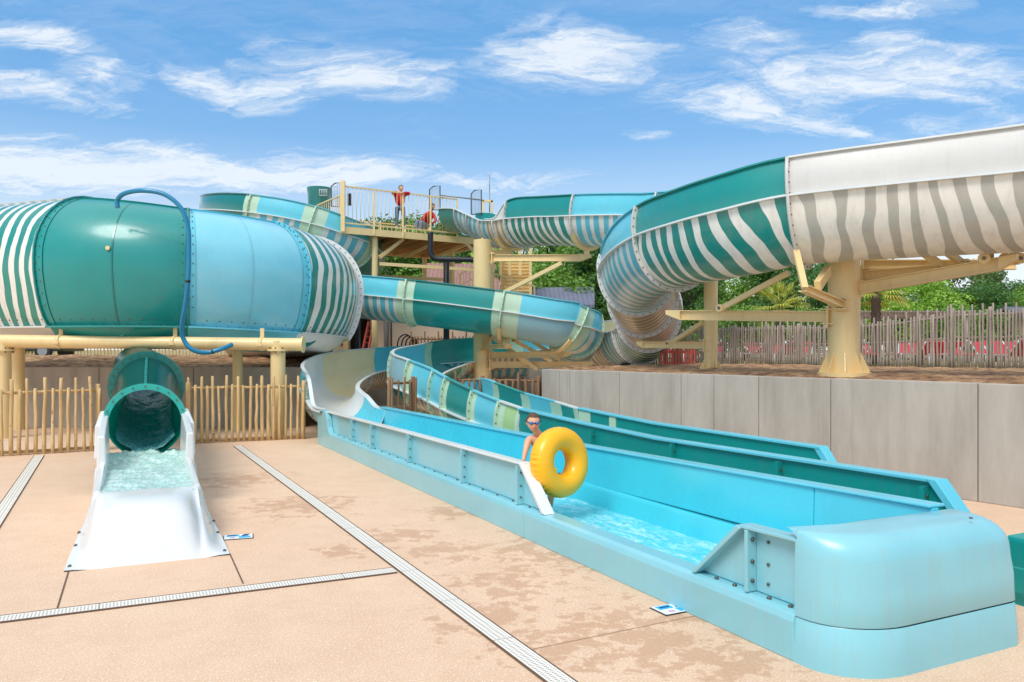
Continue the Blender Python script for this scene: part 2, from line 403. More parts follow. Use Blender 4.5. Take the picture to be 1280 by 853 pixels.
back=ramp(nt,math_(nt,'MULTIPLY',sp.outputs[1],-1.0),[(.0,0.0),(.5,.38)])  # cloud cover behind the camera, likewise added for whitish fill light
cl=math_(nt,'MAXIMUM',cl,math_(nt,'MAXIMUM',over,back))
skc=mix(nt,1.0,sky.outputs[0],(.50,.97,1.12,1),'MULTIPLY')
skc=mix(nt,.6,skc,(1.55,3.75,7.1,1))
skc=mix(nt,cl,skc,(8.0,8.1,8.0,1))
L(nt,skc,bg.inputs[0]); bg.inputs[1].default_value=.102
sun=bpy.data.lights.new('sun','SUN'); sun.energy=2.0; sun.angle=R(26); sun.color=(1,.96,.9)
so_=bpy.data.objects.new('sun',sun); COL.objects.link(so_)
sd=Vector((math.sin(SUN_AZ)*math.cos(SUN_EL),math.cos(SUN_AZ)*math.cos(SUN_EL),math.sin(SUN_EL)))
so_.rotation_euler=(-sd).to_track_quat('-Z','Y').to_euler(); so_.location=(0,-10,20)
vs=scene.view_settings; vs.view_transform='Standard'; vs.look='None'; vs.gamma=1; vs.exposure=0.38
scene.cycles.use_denoising=True; scene.cycles.max_bounces=6

# ------------------------------------------------------------------ ground surfaces
def deck_material():
    m,nt,b=newmat('washed_deck_concrete'); co=objco(nt)
    base=mix(nt,noise_(nt,co,.55,5,.6),rgb('dfb998'),rgb('f0d2b4'))
    spk=noise_(nt,co,170,2,.7); base=mix(nt,ramp(nt,spk,[(.36,.0),(.66,1.0)]),base,rgb('f4dcc4')) if False else mix(nt,ramp(nt,spk,[(.38,.42),(.5,.0),(.62,.3)]),base,rgb('b58a68'))
    sp2=noise_(nt,mapping(nt,co,(1,1,1),loc=(2,7,0)),75,2,.8); base=mix(nt,ramp(nt,sp2,[(.36,.4),(.46,.0)]),base,rgb('a97d5c'))
    mot=noise_(nt,co,2.3,6,.7); base=mix(nt,ramp(nt,mot,[(.42,.2),(.55,.0)]),base,rgb('c79f80'))
    pal=noise_(nt,mapping(nt,co,(1,1,1),loc=(9,3,0)),60,2,.7); base=mix(nt,ramp(nt,pal,[(.56,.0),(.68,.7)]),base,rgb('fbeee0'))
    # damp patches where bathers walk
    cen=[(G(710,690),1.5),(G(800,790),1.25),(G(640,730),.9),(G(560,690),.75),(G(880,820),.9),(G(300,600),1.35),(G(370,632),1.3),(G(430,690),.55),(G(500,670),.8),(G(560,640),.7),(G(610,770),.8),(G(700,800),.9)]
    tot=None
    for c,r in cen:
        d=N(nt,'ShaderNodeVectorMath',operation='DISTANCE'); L(nt,co,d.inputs[0]); d.inputs[1].default_value=tuple(c)
        v=math_(nt,'SUBTRACT',1.0,math_(nt,'DIVIDE',d.outputs['Value'],r),clamp=True)
        tot=v if tot is None else math_(nt,'MAXIMUM',tot,v)
    nn=math_(nt,'MULTIPLY_ADD',noise_(nt,mapping(nt,co,(1.3,1.4,1)),3.6,3,.55,.4),.62,math_(nt,'MULTIPLY',noise_(nt,co,16,5,.65),.38))
    w=math_(nt,'MULTIPLY_ADD',math_(nt,'POWER',tot,.6),.27,nn)
    w=math_(nt,'MULTIPLY',ramp(nt,w,[(.68,0.0),(.735,1.0)]),math_(nt,'GREATER_THAN',tot,.03))
    col=mix(nt,w,base,rgb('c48b5e'),'MIX'); col=mix(nt,.25,base,col) if False else mix(nt,math_(nt,'MULTIPLY',w,.5),base,rgb('bd8a62'))
    L(nt,col,b.inputs['Base Color']); L(nt,math_(nt,'MULTIPLY_ADD',w,-.3,.85),b.inputs['Roughness'])
    bump(nt,b,spk,.35,.004); return m
M['deck']=deck_material()
mb=MB(); S=900
mb.face(mb.add([(-S,-S,0),(S,-S,0),(S,S,0),(-S,S,0)]))
tag(mb.build('pool_deck',M['deck']),'pale peach washed concrete pool deck','deck',kind='structure')
# expansion joints
M['joint']=plain('joint_sealant','6b5645',.9)
def strip(a,b,w,z,name,mat,kind='structure',label=None,cat=None):
    a=Vector(a);b=Vector(b);t=(b-a).normalized();n=Vector((-t.y,t.x,0))*w/2; mb=MB()
    l=(b-a).length
    mb.face(mb.add([Vector((p.x,p.y,z)) for p in (a-n,b-n,b+n,a+n)]),0,((0,0),(l,0),(l,w),(0,w)))
    o=mb.build(name,mat); return tag(o,label,cat,kind=kind)
for a,b in ((G(86,714),G(71,763)),(G(287,692),G(304,730)),):
    strip(a,b,.014,.004,'deck_joint',M['joint'],label='thin dark joint in the deck',cat='joint')
for a,b in ((G(666,812),G(880,768)),):
    strip(a,b,.006,.004,'deck_joint',plain('pale_joint','a88264',.9))
# white drain gratings
def grate_material():
    m,nt,b=newmat('drain_grating'); uv=N(nt,'ShaderNodeTexCoord').outputs['UV']; sp=N(nt,'ShaderNodeSeparateXYZ'); L(nt,uv,sp.inputs[0])
    fx=math_(nt,'FRACT',math_(nt,'MULTIPLY',sp.outputs[0],38)); fy=math_(nt,'FRACT',math_(nt,'MULTIPLY',sp.outputs[1],25))
    a=math_(nt,'GREATER_THAN',fx,.5); c=math_(nt,'GREATER_THAN',fy,.32)
    s=math_(nt,'MULTIPLY',a,c)
    e=math_(nt,'MULTIPLY',math_(nt,'GREATER_THAN',sp.outputs[1],.018),math_(nt,'LESS_THAN',sp.outputs[1],.145))
    s=math_(nt,'MULTIPLY',s,e)
    sg=math_(nt,'GREATER_THAN',math_(nt,'FRACT',math_(nt,'MULTIPLY',sp.outputs[0],1.0)),.985)
    s=math_(nt,'MAXIMUM',s,sg)
    L(nt,mix(nt,s,rgb('f1ebe0'),rgb('a39a8c')),b.inputs['Base Color']); b.inputs['Roughness'].default_value=.5; return m
M['grate']=grate_material()
def drain(a,b,label,w=.16):
    a=Vector(a);b=Vector(b)
    r=thing('drain_channel',label,'drain',tuple(a),'white slotted drain channels in the deck')
    t=(b-a).normalized();n=Vector((-t.y,t.x,0))*w/2;l=(b-a).length; mb=MB()
    mb.face(mb.add([p+Vector((0,0,.012)) for p in (a-n,b-n,b+n,a+n)]),0,((0,0),(l,0),(l,w),(0,w))); mb.build('grating',M['grate'],r,fixn=False)
    mb=MB()
    for s in (-1,1): mb.beam(a+n*s*1.06+Vector((0,0,.006)),b+n*s*1.06+Vector((0,0,.006)),.012,.016)
    mb.build('channel_frame',M['joint'],r)
dd=(G(700,853)-G(297,558)).normalized()
drain(G(297,558),G(700,853)+dd*3,'long white slotted drain running diagonally from the wooden fence toward the viewer')
drain(G(-60,783),G(493,714),'white slotted drain crossing in front of the white chute and meeting the long one')
drain(G(49,570),G(-60,735),'short white slotted drain at the left edge ending at the wooden fence')

# floor plaques
def plaque(u,v,label,w=.3,h=.2,ang=0):
    c=G(u,v); r=thing('floor_sign',label,'sign',tuple(c),'small blue pictogram plates on the deck')
    ex=Vector((math.cos(ang),math.sin(ang),0)); ey=Vector((-ex.y,ex.x,0))
    def q(mb,x0,y0,x1,y1,z,sk=0): mb.prism([c+ex*x+ey*y+Vector((0,0,z)) for x,y in ((x0,y0),(x1,y0),(x1+sk,y1),(x0+sk,y1))],(0,0,.003))
    mb=MB(); q(mb,-w/2,-h/2,w/2,h/2,.008); mb.build('plate',plain('sign_plate_white','eef2f4',.4),r)
    mb=MB(); q(mb,-w/2-.01,-h/2-.01,w/2+.01,h/2+.01,.003); mb.build('plate_border',M['black'],r)
    mb=MB(); q(mb,-w*.42,.01,w*.02,h*.4,.0125); q(mb,w*.02,-h*.4,w*.42,-.01,.0125); mb.build('pictogram_panel',plain('sign_cyan','35b6dd',.4),r)
    mb=MB(); q(mb,w*.1,.012,w*.3,h*.4,.013,.03); mb.build('pictogram_figure',plain('sign_navy','12449b',.4),r); mb=MB(); q(mb,-w*.36,.03,-.02,.05,.017); mb.build('pictogram_figure',plain('sign_navy2','12449b',.4),r)
    mb=MB(); q(mb,-w*.3,-h*.35,-w*.12,-h*.2,.013); mb.build('pictogram_mark',plain('sign_pink','e4a6c8',.4),r)
plaque(298,672,'small blue and white pictogram plate on the deck right of the white chute',ang=R(18))
plaque(842,762,'small blue and white pictogram plate on the wet deck beside the blue pool curb',ang=R(27))

# ------------------------------------------------------------------ terrain behind the walls
ZP=1.62
wA=Vector((.66,18.9,0)); wB=Vector((6.75,10.55,0)); wd=(wB-wA).normalized(); wn=Vector((-wd.y,wd.x,0))   # wn points behind the right wall
if wn.y<0: wn=-wn
wE=wB+wd*9
def soil_material():
    m,nt,b=newmat('bare_soil'); co=objco(nt)
    n=noise_(nt,co,3.0,8,.7); c=mix(nt,ramp(nt,n,[(.38,0.0),(.62,1.0)]),rgb('7a5436'),rgb('cfa478'))
    c=mix(nt,ramp(nt,noise_(nt,co,26,4,.7),[(.55,0.0),(.7,.6)]),c,rgb('5a412e'))
    L(nt,c,b.inputs['Base Color']); b.inputs['Roughness'].default_value=.95
    bump(nt,b,noise_(nt,co,18,6,.75),.9,.05); return m
M['soil']=soil_material()
def lawn_material():
    m,nt,b=newmat('dry_lawn'); co=objco(nt)
    n=noise_(nt,co,.25,6,.6); c=mix(nt,ramp(nt,n,[(.4,0.0),(.6,1.0)]),rgb('a08a60'),rgb('6d7f3e')); c=mix(nt,noise_(nt,co,20,4),c,rgb('b9a27a')); L(nt,c,b.inputs['Base Color']); b.inputs['Roughness'].default_value=.95
    bump(nt,b,noise_(nt,co,30,4,.7),.6,.05); return m
M['lawn']=lawn_material()
def hz_(x,y,z,amp=.06): return z+amp*(mnoise.noise(Vector((x*1.7,y*1.7,1)))+.7*mnoise.noise(Vector((x*6,y*6,4)))+.4*mnoise.noise(Vector((x*15,y*15,8))))
rows=[]
for i in range(150):
    s=-.2+i*16/149; row=[]
    for j in range(50):
        t=.12+7*(j/49)**1.3; p=wA+wd*s+wn*t
        row.append(Vector((p.x,p.y,hz_(p.x,p.y,ZP-.04+.10*min(1,t/1.5),.05 if t>.3 else .02))))
    rows.append(row)
mb=MB(); mb.grid(rows); tag(mb.build('soil_bank',M['soil']),'bare brown soil strip above the concrete wall','soil',kind='structure')
rows=[]
for i in range(130):
    x=-19+i*13.2/129; row=[]
    for j in range(34):
        y=21.85+j*5.2/33; row.append(Vector((x,y,hz_(x,y,ZP-.03+.30*min(1,(y-21.85)/4),.06))))
    rows.append(row)
mb=MB(); mb.grid(rows); tag(mb.build('soil_mound',M['soil']),'brown soil above the wall left under the big tube','soil',kind='structure')
mb=MB(); zt=ZP-.03
poly=[wA+wn*.12,wE+wn*.12,Vector((700,-60,0)),Vector((700,700,0)),Vector((-700,700,0)),Vector((-700,21.85,0)),Vector((-5.8,21.85,0)),Vector((-5.8,30.3,0)),Vector((3.6,30.3,0)),Vector((3.6,22.0,0))]
mb.face(mb.add([Vector((p.x,p.y,zt)) for p in poly]))
me=mb.build('terrain',M['lawn']); bm=bmesh.new(); bm.from_mesh(me.data); bmesh.ops.triangulate(bm,faces=bm.faces); bm.to_mesh(me.data); bm.free()
tag(me,'grassy and sandy raised ground beyond the slides','ground',kind='structure')

# ------------------------------------------------------------------ concrete walls
def wall_material():
    m,nt,b=newmat('cast_concrete'); co=objco(nt)
    n=noise_(nt,mapping(nt,co,(1.3,1.3,.35)),1.6,6,.65); c=mix(nt,ramp(nt,n,[(.3,0.0),(.72,1.0)]),rgb('a39a8e'),rgb('bfb7ab'))
    n2=noise_(nt,co,30,4,.7); c=mix(nt,ramp(nt,n2,[(.62,0.0),(.78,.35)]),c,rgb('7f776d'))
    st=noise_(nt,mapping(nt,co,(5,5,.25)),1.5,4,.6); c=mix(nt,math_(nt,'MULTIPLY',ramp(nt,st,[(.55,0.0),(.75,1.0)]),.22),c,rgb('857a6c'))
    L(nt,c,b.inputs['Base Color']); b.inputs['Roughness'].default_value=.88; bump(nt,b,n2,.25,.006); return m
M['wall']=wall_material()
def wallpos(u):                             # distance along the right wall seen at photo column u
    k=(u-640)/FX; return (k*wA.y-wA.x)/(wd.x-k*wd.y)
def panelwall(name,label,a,d,n,cuts,z,th):
    r=thing(name,label,'wall',(a.x,a.y,0))
    for k in range(len(cuts)-1):
        s0,s1=cuts[k]+.006,cuts[k+1]-.006; mb=MB()
        p=[a+d*s0,a+d*s1,a+d*s1+n*th,a+d*s0+n*th]; mb.prism([Vector((q.x,q.y,0)) for q in p],(0,0,z+random.uniform(-.004,.004)))
        mb.build('wall_panel',M['wall'],r,bevel=.012)
    mb=MB(); p=[a+d*cuts[0]+n*.03,a+d*cuts[-1]+n*.03,a+d*cuts[-1]+n*(th-.03),a+d*cuts[0]+n*(th-.03)]
    mb.prism([Vector((q.x,q.y,0)) for q in p],(0,0,z-.03)); mb.build('wall_core',plain('joint_dark','4a443c',.9),r)
    return r
cuts=[wallpos(u) for u in (677,699,712,774,851,892,948,1038,1222)]; cuts+= [cuts[-1]+1.9,cuts[-1]+4,cuts[-1]+6.2]
panelwall('concrete_wall','long grey concrete retaining wall on the right behind the teal trough',wA,wd,wn,cuts,1.636,.18)
panelwall('concrete_wall','grey concrete retaining wall behind the wooden fences under the big tube',Vector((-19,21.6,0)),Vector((1,0,0)),Vector((0,1,0)),[0,2.6,5.2,7.85,10.4,13.4],1.62,.2)
panelwall('concrete_wall','low grey concrete wall hidden behind the curving flumes',Vector((-5.8,30.1,0)),Vector((1,0,0)),Vector((0,1,0)),[0,3.1,6.2,9.4],1.6,.19)

# ------------------------------------------------------------------ the near blue trough
def water_material(name,c1,c2,foam,sc=1.0):
    m,nt,b=newmat(name); co=objco(nt)
    co=mapping(nt,mapping(nt,co,rot=(0,0,R(-116.6))),(.45,1.25,1))
    n=noise_(nt,co,3.4*sc,8,.68,1.6); n2=noise_(nt,co,10*sc,7,.68,1.2)
    c=mix(nt,ramp(nt,n2,[(.35,0.0),(.65,1.0)]),rgb(c1),rgb(c2))
    fr=ramp(nt,math_(nt,'MULTIPLY_ADD',n2,.5,math_(nt,'MULTIPLY',n,.5)),[(.49,0.0),(.66,foam)])
    c=mix(nt,fr,c,rgb('f1fbfb')); L(nt,c,b.inputs['Base Color']); b.inputs['Roughness'].default_value=.08; b.inputs['IOR'].default_value=1.33
    bump(nt,b,math_(nt,'ADD',n,math_(nt,'MULTIPLY',n2,.5)),.5,.06); return m
M['water']=water_material('trough_water','4cc9de','7fe0ec',.8)
M['water_w']=water_material('chute_water','9fd0c6','d3efe8',1.0,1.6)
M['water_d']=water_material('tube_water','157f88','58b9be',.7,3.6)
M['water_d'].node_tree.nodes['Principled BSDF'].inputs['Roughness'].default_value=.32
def watersheet(name,label,rows):
    out=[[Vector((p.x,p.y,p.z+.022*mnoise.noise(Vector((p.x*3,p.y*3,0)))+.012*mnoise.noise(Vector((p.x*9,p.y*9,3))))) for p in r] for r in rows]
    return out
def extr(mb,poly,b0,b1,mi=0,n=1):           # polygon in (e,z) swept along b
    k=len(poly)
    a=mb.add([W(e,b0,z) for e,z in poly]); c=mb.add([W(e,b1,z) for e,z in poly])
    mb.face([a+i for i in range(k)][::-1],mi); mb.face([c+i for i in range(k)],mi)
    for i in range(k): mb.face((a+i,a+(i+1)%k,c+(i+1)%k,c+i),mi)
def plate(mb,poly,e0,e1,mi=0):              # polygon in (b,z) extruded across e
    k=len(poly)
    a=mb.add([W(e0,b,z) for b,z in poly]); c=mb.add([W(e1,b,z) for b,z in poly])
    mb.face([a+i for i in range(k)][::-1],mi); mb.face([c+i for i in range(k)],mi)
    for i in range(k): mb.face((a+i,a+(i+1)%k,c+(i+1)%k,c+i),mi)
def boltrow(mb,pts,axis,r=.014,h=.02,mi=0):
    for p in pts: mb.tube([p,p+axis*h],r,mi,6)

M['pale_edge']=fibre('pale_edge_gelcoat','bfe0e4')
tr=thing('splash_trough','long light blue run-out trough with rounded end block in the right foreground','water slide',tuple(W(4.8,10,0)),'run-out troughs')
B0,B1=3.96,17.6
mb=MB()
seg=[(B0,7.9-.0),(7.906,12.4),(12.406,B1)]
for b0,b1 in seg: extr(mb,[(4.10,0),(4.085,.27),(4.10,.315),(4.14,.335),(4.30,.335),(4.33,.30),(4.33,.05),(4.33,0)],b0,b1)
plate(mb,[(16.75,.3),(16.95,.45),(17.0,.62),(17.12,.74),(17.3,.78),(17.85,.78),(17.85,0),(16.75,0)],4.09,4.2)
mb.build('curb',M['pale'],tr,bevel=.008)
mb=MB(); extr(mb,[(4.3,.0),(5.5,.0),(5.5,.06),(4.3,.06)],B0,B1+.3); mb.build('trough_floor',M['blue_deep'],tr)
# left wall panels
mb=MB(); plate(mb,[(7.50,.345),(16.9,.33),(17.6,.33),(17.6,.74),(12,.775),(8.05,.79)],4.205,4.235); mb.build('side_panel',M['pale'],tr)
mb=MB(); plate(mb,[(8.0,.79),(12,.775),(17.7,.735),(17.7,.765),(12,.805),(8.0,.82)],4.13,4.26); mb.build('top_rail',M['edge'],tr,bevel=.01)
mb=MB()
for b in (8.12,9.75,11.9,13.9,15.2): 
    plate(mb,[(b-.02,.34),(b+.02,.34),(b+.02,.78),(b-.02,.78)],4.115,4.204)
    mb.build('stiffener_rib',M['pale'],tr); mb=MB()
for b in (8.28,):
    mb=MB(); plate(mb,[(b-.12,.34),(b+.04,.34),(b+.04,.78),(b-.12,.78)],4.19,4.204); mb.build('rib_plate',M['pale'],tr)
mb=MB(); plate(mb,[(7.46,.336),(7.54,.336),(8.10,.825),(8.02,.825)],4.115,4.25); mb.build('end_post',M['edge'],tr,bevel=.01)
bolts(tr,[(W(4.17,7.9+.42*i,.333),W(4.17,7.9+.42*i,.35),.014) for i in range(21)]+[(W(4.16,b-.02,z),W(4.16,b-.034,z),.012) for b in (8.12,9.75,11.9,13.9,15.2) for z in (.42,.55,.70)]+[(W(4.19,8.2,z),W(4.176,8.2,z),.014) for z in (.42,.52,.68)])
# small panel next to the block
mb=MB(); plate(mb,[(3.95,.345),(5.0,.345),(4.49,.79),(3.95,.80)],4.205,4.235); mb.build('side_panel',M['pale'],tr)
mb=MB(); plate(mb,[(3.95,.80),(4.52,.79),(4.52,.815),(3.95,.825)],4.12,4.25); plate(mb,[(5.0,.338),(5.045,.338),(4.535,.81),(4.49,.79)],4.11,4.25); plate(mb,[(4.42,.34),(4.455,.34),(4.455,.79),(4.42,.79)],4.115,4.204); mb.build('end_post',M['pale'],tr,bevel=.006)
bolts(tr,[(W(4.16,b,.333),W(4.16,b,.352),.018) for b in (4.05,4.25,4.6,4.8)]+[(W(4.16,4.42,z),W(4.16,4.403,z),.016) for z in (.42,.56,.72)]+[(W(4.204,4.30,z),W(4.192,4.30,z),.013) for z in (.42,.56,.72)])
# right wall with ledge
mb=MB()
for b0,b1,za,zb in ((3.97,5.1,.905,.89),(5.106,9.4,.89,.815),(9.406,13.5,.815,.79),(13.506,B1+.2,.79,.76)):
    a=[W(5.50,b0,.40),W(5.62,b0,.40),W(5.62,b1,.36),W(5.50,b1,.36),W(5.52,b0,za),W(5.60,b0,za),W(5.60,b1,zb),W(5.52,b1,zb)]
    mb.hexa(a)
mb.build('wall_upper',M['blue_deep'],tr,bevel=.012)
mb=MB()
for b0,b1 in ((3.97,5.1),(5.106,9.4),(9.406,13.5),(13.506,B1+.2)):
    extr(mb,[(5.36,.05),(5.44,.34),(5.455,.375),(5.64,.375),(5.64,0),(5.36,0)],b0,b1)
mb.build('wall_lower',M['blue_deep'],tr,bevel=.01)
mb=MB(); plate(mb,[(3.97,.905),(9.4,.815),(17.8,.76),(17.8,.785),(9.4,.84),(3.97,.93)],5.49,5.67); mb.build('top_rail',M['blue'],tr,bevel=.01)
# end block
def roundrect(e0,e1,b0,b1,rf,n=10,rr=.10):  # plan outline: wide corner at the left front, tight one at the right
    pts=[(e0,b1)]
    for k in range(n+1):
        a=math.pi+math.pi/2*k/n; pts.append((e0+rf+rf*math.cos(a),b0+rf*.82+rf*.82*math.sin(a)))
    for k in range(7): pts.append((e0+rf+(e1-e0-rf-rr)*(k+1)/8,b0))
    for k in range(n+1):
        a=-math.pi/2+math.pi/2*k/n; pts.append((e1-rr+rr*math.cos(a),b0+rr+rr*math.sin(a)))
    pts.append((e1,b1)); return pts
def block(root,mat,e0,e1,b0,b1,h,crease=.31,rf=.42):
    mb=MB(); rows=[]
    for z,i in ((0,-.0),(.1,.0),(crease-.02,.012),(crease-.006,.018)): rows.append([W(e,b,z) for e,b in roundrect(e0+i,e1-i,b0+i,b1,rf)])
    mb.grid([r+[r[0]] for r in rows]); mb.build('block_base',mat,root,sharp=40)
    mb=MB(); rows=[]; 
    lay=[(crease,.022,0),(crease+.01,.014,0),(crease+.2,.02,0),(h-.26,.035,.0)]
    for k in range(1,9):
        a=math.pi/2*k/8; lay.append((h-.20+.20*math.sin(a),.04+.20*(1-math.cos(a)),.04*(1-math.cos(a))))
    for z,i,j in lay: rows.append([W(e,b,z) for e,b in roundrect(e0+i*.10+.008,e1-i*.42,b0+i*1.0,b1,max(.1,rf-i*.3),rr=.10+i*.35)])
    n=len(rows[0])
    st=mb.grid([r+[r[0]] for r in rows])
    c=Vector((0,0,0)); 
    for p in rows[-1]: c+=p
    c/=n; c.z+=.012
    ci=mb.add([c]); 
    for k in range(n-1): mb.face((st[-1]+k,st[-1]+k+1,ci),0,None,True)
    mb.face((st[-1]+n-1,st[-1],ci),0,None,True)
    mb.build('block_cover',mat,root,sharp=60)
block(tr,M['pale'],4.10,5.82,3.47,3.965,.885,rf=.5)
mb=MB(); boltrow(mb,[W(5.45,3.62,.9)],Vector((0,0,1)),.012,.01); mb.build('vent_hole',M['bolt'],tr)
rows=[]
for i in range(150):
    b=3.98+i*13.7/149; rows.append([W(4.32+j*1.09/19,b,.155+.02*mnoise.noise(Vector((b*3.1,j*.45,0)))+.014*mnoise.noise(Vector((b*8,j*.9,3)))) for j in range(20)])
mb=MB(); mb.grid(rows); tag(mb.build('water',M['water'],sharp=180),'bright turquoise water running in the near trough','water',kind='structure')

# ------------------------------------------------------------------ the far teal trough
t2=thing('splash_trough','long dark teal run-out trough lying behind the light blue one','water slide',tuple(W(7.4,10,0)),'run-out troughs')
mb=MB(); extr(mb,[(6.66,0),(6.66,.30),(6.70,.335),(6.84,.335),(6.84,0)],3.96,13.3); mb.build('curb',M['teal'],t2,bevel=.01)
mb=MB(); extr(mb,[(6.8,.01),(8.1,.01),(8.1,.07),(6.8,.07)],3.96,13.3); mb.build('trough_floor',M['teal'],t2)
mb=MB(); plate(mb,[(4.35,.345),(13.2,.345),(13.2,.985),(11,.90),(9,.85),(4.85,.88)],6.745,6.775); mb.build('side_panel',M['teal'],t2)
mb=MB(); plate(mb,[(4.78,.88),(9,.85),(11,.90),(13.2,.985),(13.2,1.02),(11,.935),(9,.885),(4.78,.915)],6.70,6.86); plate(mb,[(4.30,.34),(4.40,.34),(4.88,.915),(4.78,.915)],6.69,6.86); mb.build('top_rail',M['blue'],t2,bevel=.008)
for b in (4.9,6.7,8.6,10.6,12.6): mb=MB(); plate(mb,[(b-.025,.35),(b+.025,.35),(b+.025,.84),(b-.025,.84)],6.66,6.744); mb.build('stiffener_rib',M['teal'],t2)
for p in [W(6.70,b-.026,z) for b in (4.9,6.7,8.6,10.6) for z in (.58,.75)]: mb=MB(); boltrow(mb,[p],-dX,.014,.015); mb.build('bolt',M['bolt'],t2)
mb=MB(); plate(mb,[(6.7,.05),(13.2,.05),(13.2,.95),(10.8,.86),(7.35,.84)],8.02,8.06); mb.build('far_panel',M['teal'],t2)
mb=MB(); plate(mb,[(7.3,.84),(10.8,.86),(13.2,.95),(13.2,.985),(10.8,.895),(7.3,.875)],7.98,8.14); plate(mb,[(6.65,.06),(6.75,.06),(7.42,.875),(7.3,.875)],7.99,8.14); mb.build('top_rail',M['blue'],t2,bevel=.008)
block(t2,M['teal'],6.66,8.2,3.55,4.12,.55,.3,.3)
for b0,b1 in ((12.75,13.15),(11.9,12.1)): mb=MB(); plate(mb,[(b0,.4),(b1,.4),(b1,.85+(b1-10.8)*.0375),(b0,.85+(b0-10.8)*.0375)],8.005,8.02); mb.build('joint_band',M['mint'],t2)
rows=[]
for i in range(80):
    b=4.3+i*9/79; rows.append([W(6.85+j*1.15/9,b,.15+.02*mnoise.noise(Vector((b*3.1,j*.8,7)))) for j in range(10)])
mb=MB(); mb.grid(rows); tag(mb.build('water',M['water_w']),'shallow water lying in the far teal trough','water',kind='structure')

# ------------------------------------------------------------------ slides
def PT(u,v,D,wl=0,wr=0):
    p=P(u,v,D); return (p.x,p.y,p.z,wl,wr)
# A: big flume on the right
rim=[PT(1500,190,9.9,.62),PT(1380,200,10.3,.62),PT(1280,214,10.9,.62),PT(1150,227,11.7,.61),PT(985,245,12.7,.60),PT(909,262,13.4,.6),PT(845,279,14.5,.6),PT(795,296,16.0,.6),PT(763,318,17.5,.55),PT(751,342,19.0,.4)]
cA=rim_to_center(rim,.85)+[(3.35,20.6,3.5,.12,.3),(3.75,22.1,3.15,.05,.6),(4.05,24.0,2.78,.05,.6),(3.95,25.9,2.66,.05,.6),(3.4,27.4,2.56,.05,.6),(2.4,28.2,2.42,.05,.6)]
sl,pA=slide('water_slide','large open flume at right edge with teal and grey zebra underside and bolted rings',cA,.85,[
 (0,1.05,'st_grey','white','greywhite','white'),(1.05,4,'st_grey','white','greywhite','white'),(4,7,'st_teal','teal','teal','teal'),(7,8.9,'st_blue','blue','blue','blue'),(8.9,10.1,'st_tan','white','greywhite','cream'),(10.1,11.2,'st_tan','white','white','cream'),(11.2,12.6,'st_teal','teal','teal','cream'),(12.6,13.6,'st_blue','blue','blue','cream'),(13.6,15,'st_tan','white','greywhite','cream')],
 [1.05,4,7,8.9,10.1,11.2,12.6,13.6],depth=1.02,flmat='greywhite')
# B: flume from the platform to the upper right
rim=[PT(900,262,21.0,.6),PT(825,268,22.0,.6),PT(783,269,22.8,.6),PT(714,270,24.0,.62),PT(672,271,25.3,.62),PT(634,273.5,26.6,.60),PT(617,276,27.2,.05),PT(600,275,27.9,.05),PT(583,267.5,28.6,.05),PT(567,261,29.3,.05),PT(548,261,30.2,.05)]
cB=rim_to_center(rim,.85)
sl,pB=slide('water_slide','upper flume dipping off the platform and running right with teal and blue side wall',cB,.85,[
 (0,3,'st_blue','blue','blue','blue'),(3,5.1,'st_teal','teal','teal','teal'),(5.1,6.6,'st_tan','white','greywhite','white'),(6.6,7.8,'st_blue','white','white','white'),(7.8,8.9,'st_blue','teal','teal','teal'),(8.9,10,'teal','teal','teal','teal')],[1.1,3,5.1,6.0,7.0,7.9,8.85])
# C: curled flume upper left behind the big tube
rim=[PT(476,335,33.5,.35),PT(479,322,31.5,.6),PT(468,309,29.8,.62),PT(442,297,28.7,.62),PT(388,279.5,28.0,.62),PT(330,268,28.0,.62),PT(285,263,28.8,.60),PT(255,262,30.4,.55),PT(249,262,32.5,.5)]
cC=rim_to_center(rim,.85)
sl,pC=slide('water_slide','upper left flume curling behind the big tube with light blue side wall',cC,.85,[
 (0,2.2,'teal','teal','teal_dark','teal'),(2.2,4.0,'st_blue','blue','blue','blue'),(4.0,5.4,'st_blue','blue','blue','blue'),(5.4,8,'teal','teal','teal_dark','teal')],[2.2,4.0,5.4],bandmat='mint',flmat='mint')
# D: middle flume crossing behind the tall column
rim=[PT(746,430,27.0,.45),PT(752,418,25.9,.58),PT(741,411,25.1,.6),PT(718,404,24.7,.6),PT(690,399,24.5,.6),PT(628,389,24.6,.6),PT(568,381,24.9,.6),PT(508,374,25.3,.6),PT(448,368,25.9,.6),PT(390,362,26.8,.6),PT(330,356,28,.6)]
cD=rim_to_center(rim,.8)
sl,pD=slide('water_slide','middle flume behind the tall column, teal centre section between light blue sections, white rim line',cD,.8,[
 (0,2.45,'st_blue','blue','blue','blue'),(2.45,5.02,'greyblue','blue','blue','blue'),(5.02,7.05,'teal','teal','teal','teal'),(7.05,8.4,'st_blue','blue','blue','blue'),(8.4,10,'st_teal','teal','teal','teal')],[1.2,2.45,5.02,7.05,8.4],bandmat='mint',flmat='mint')
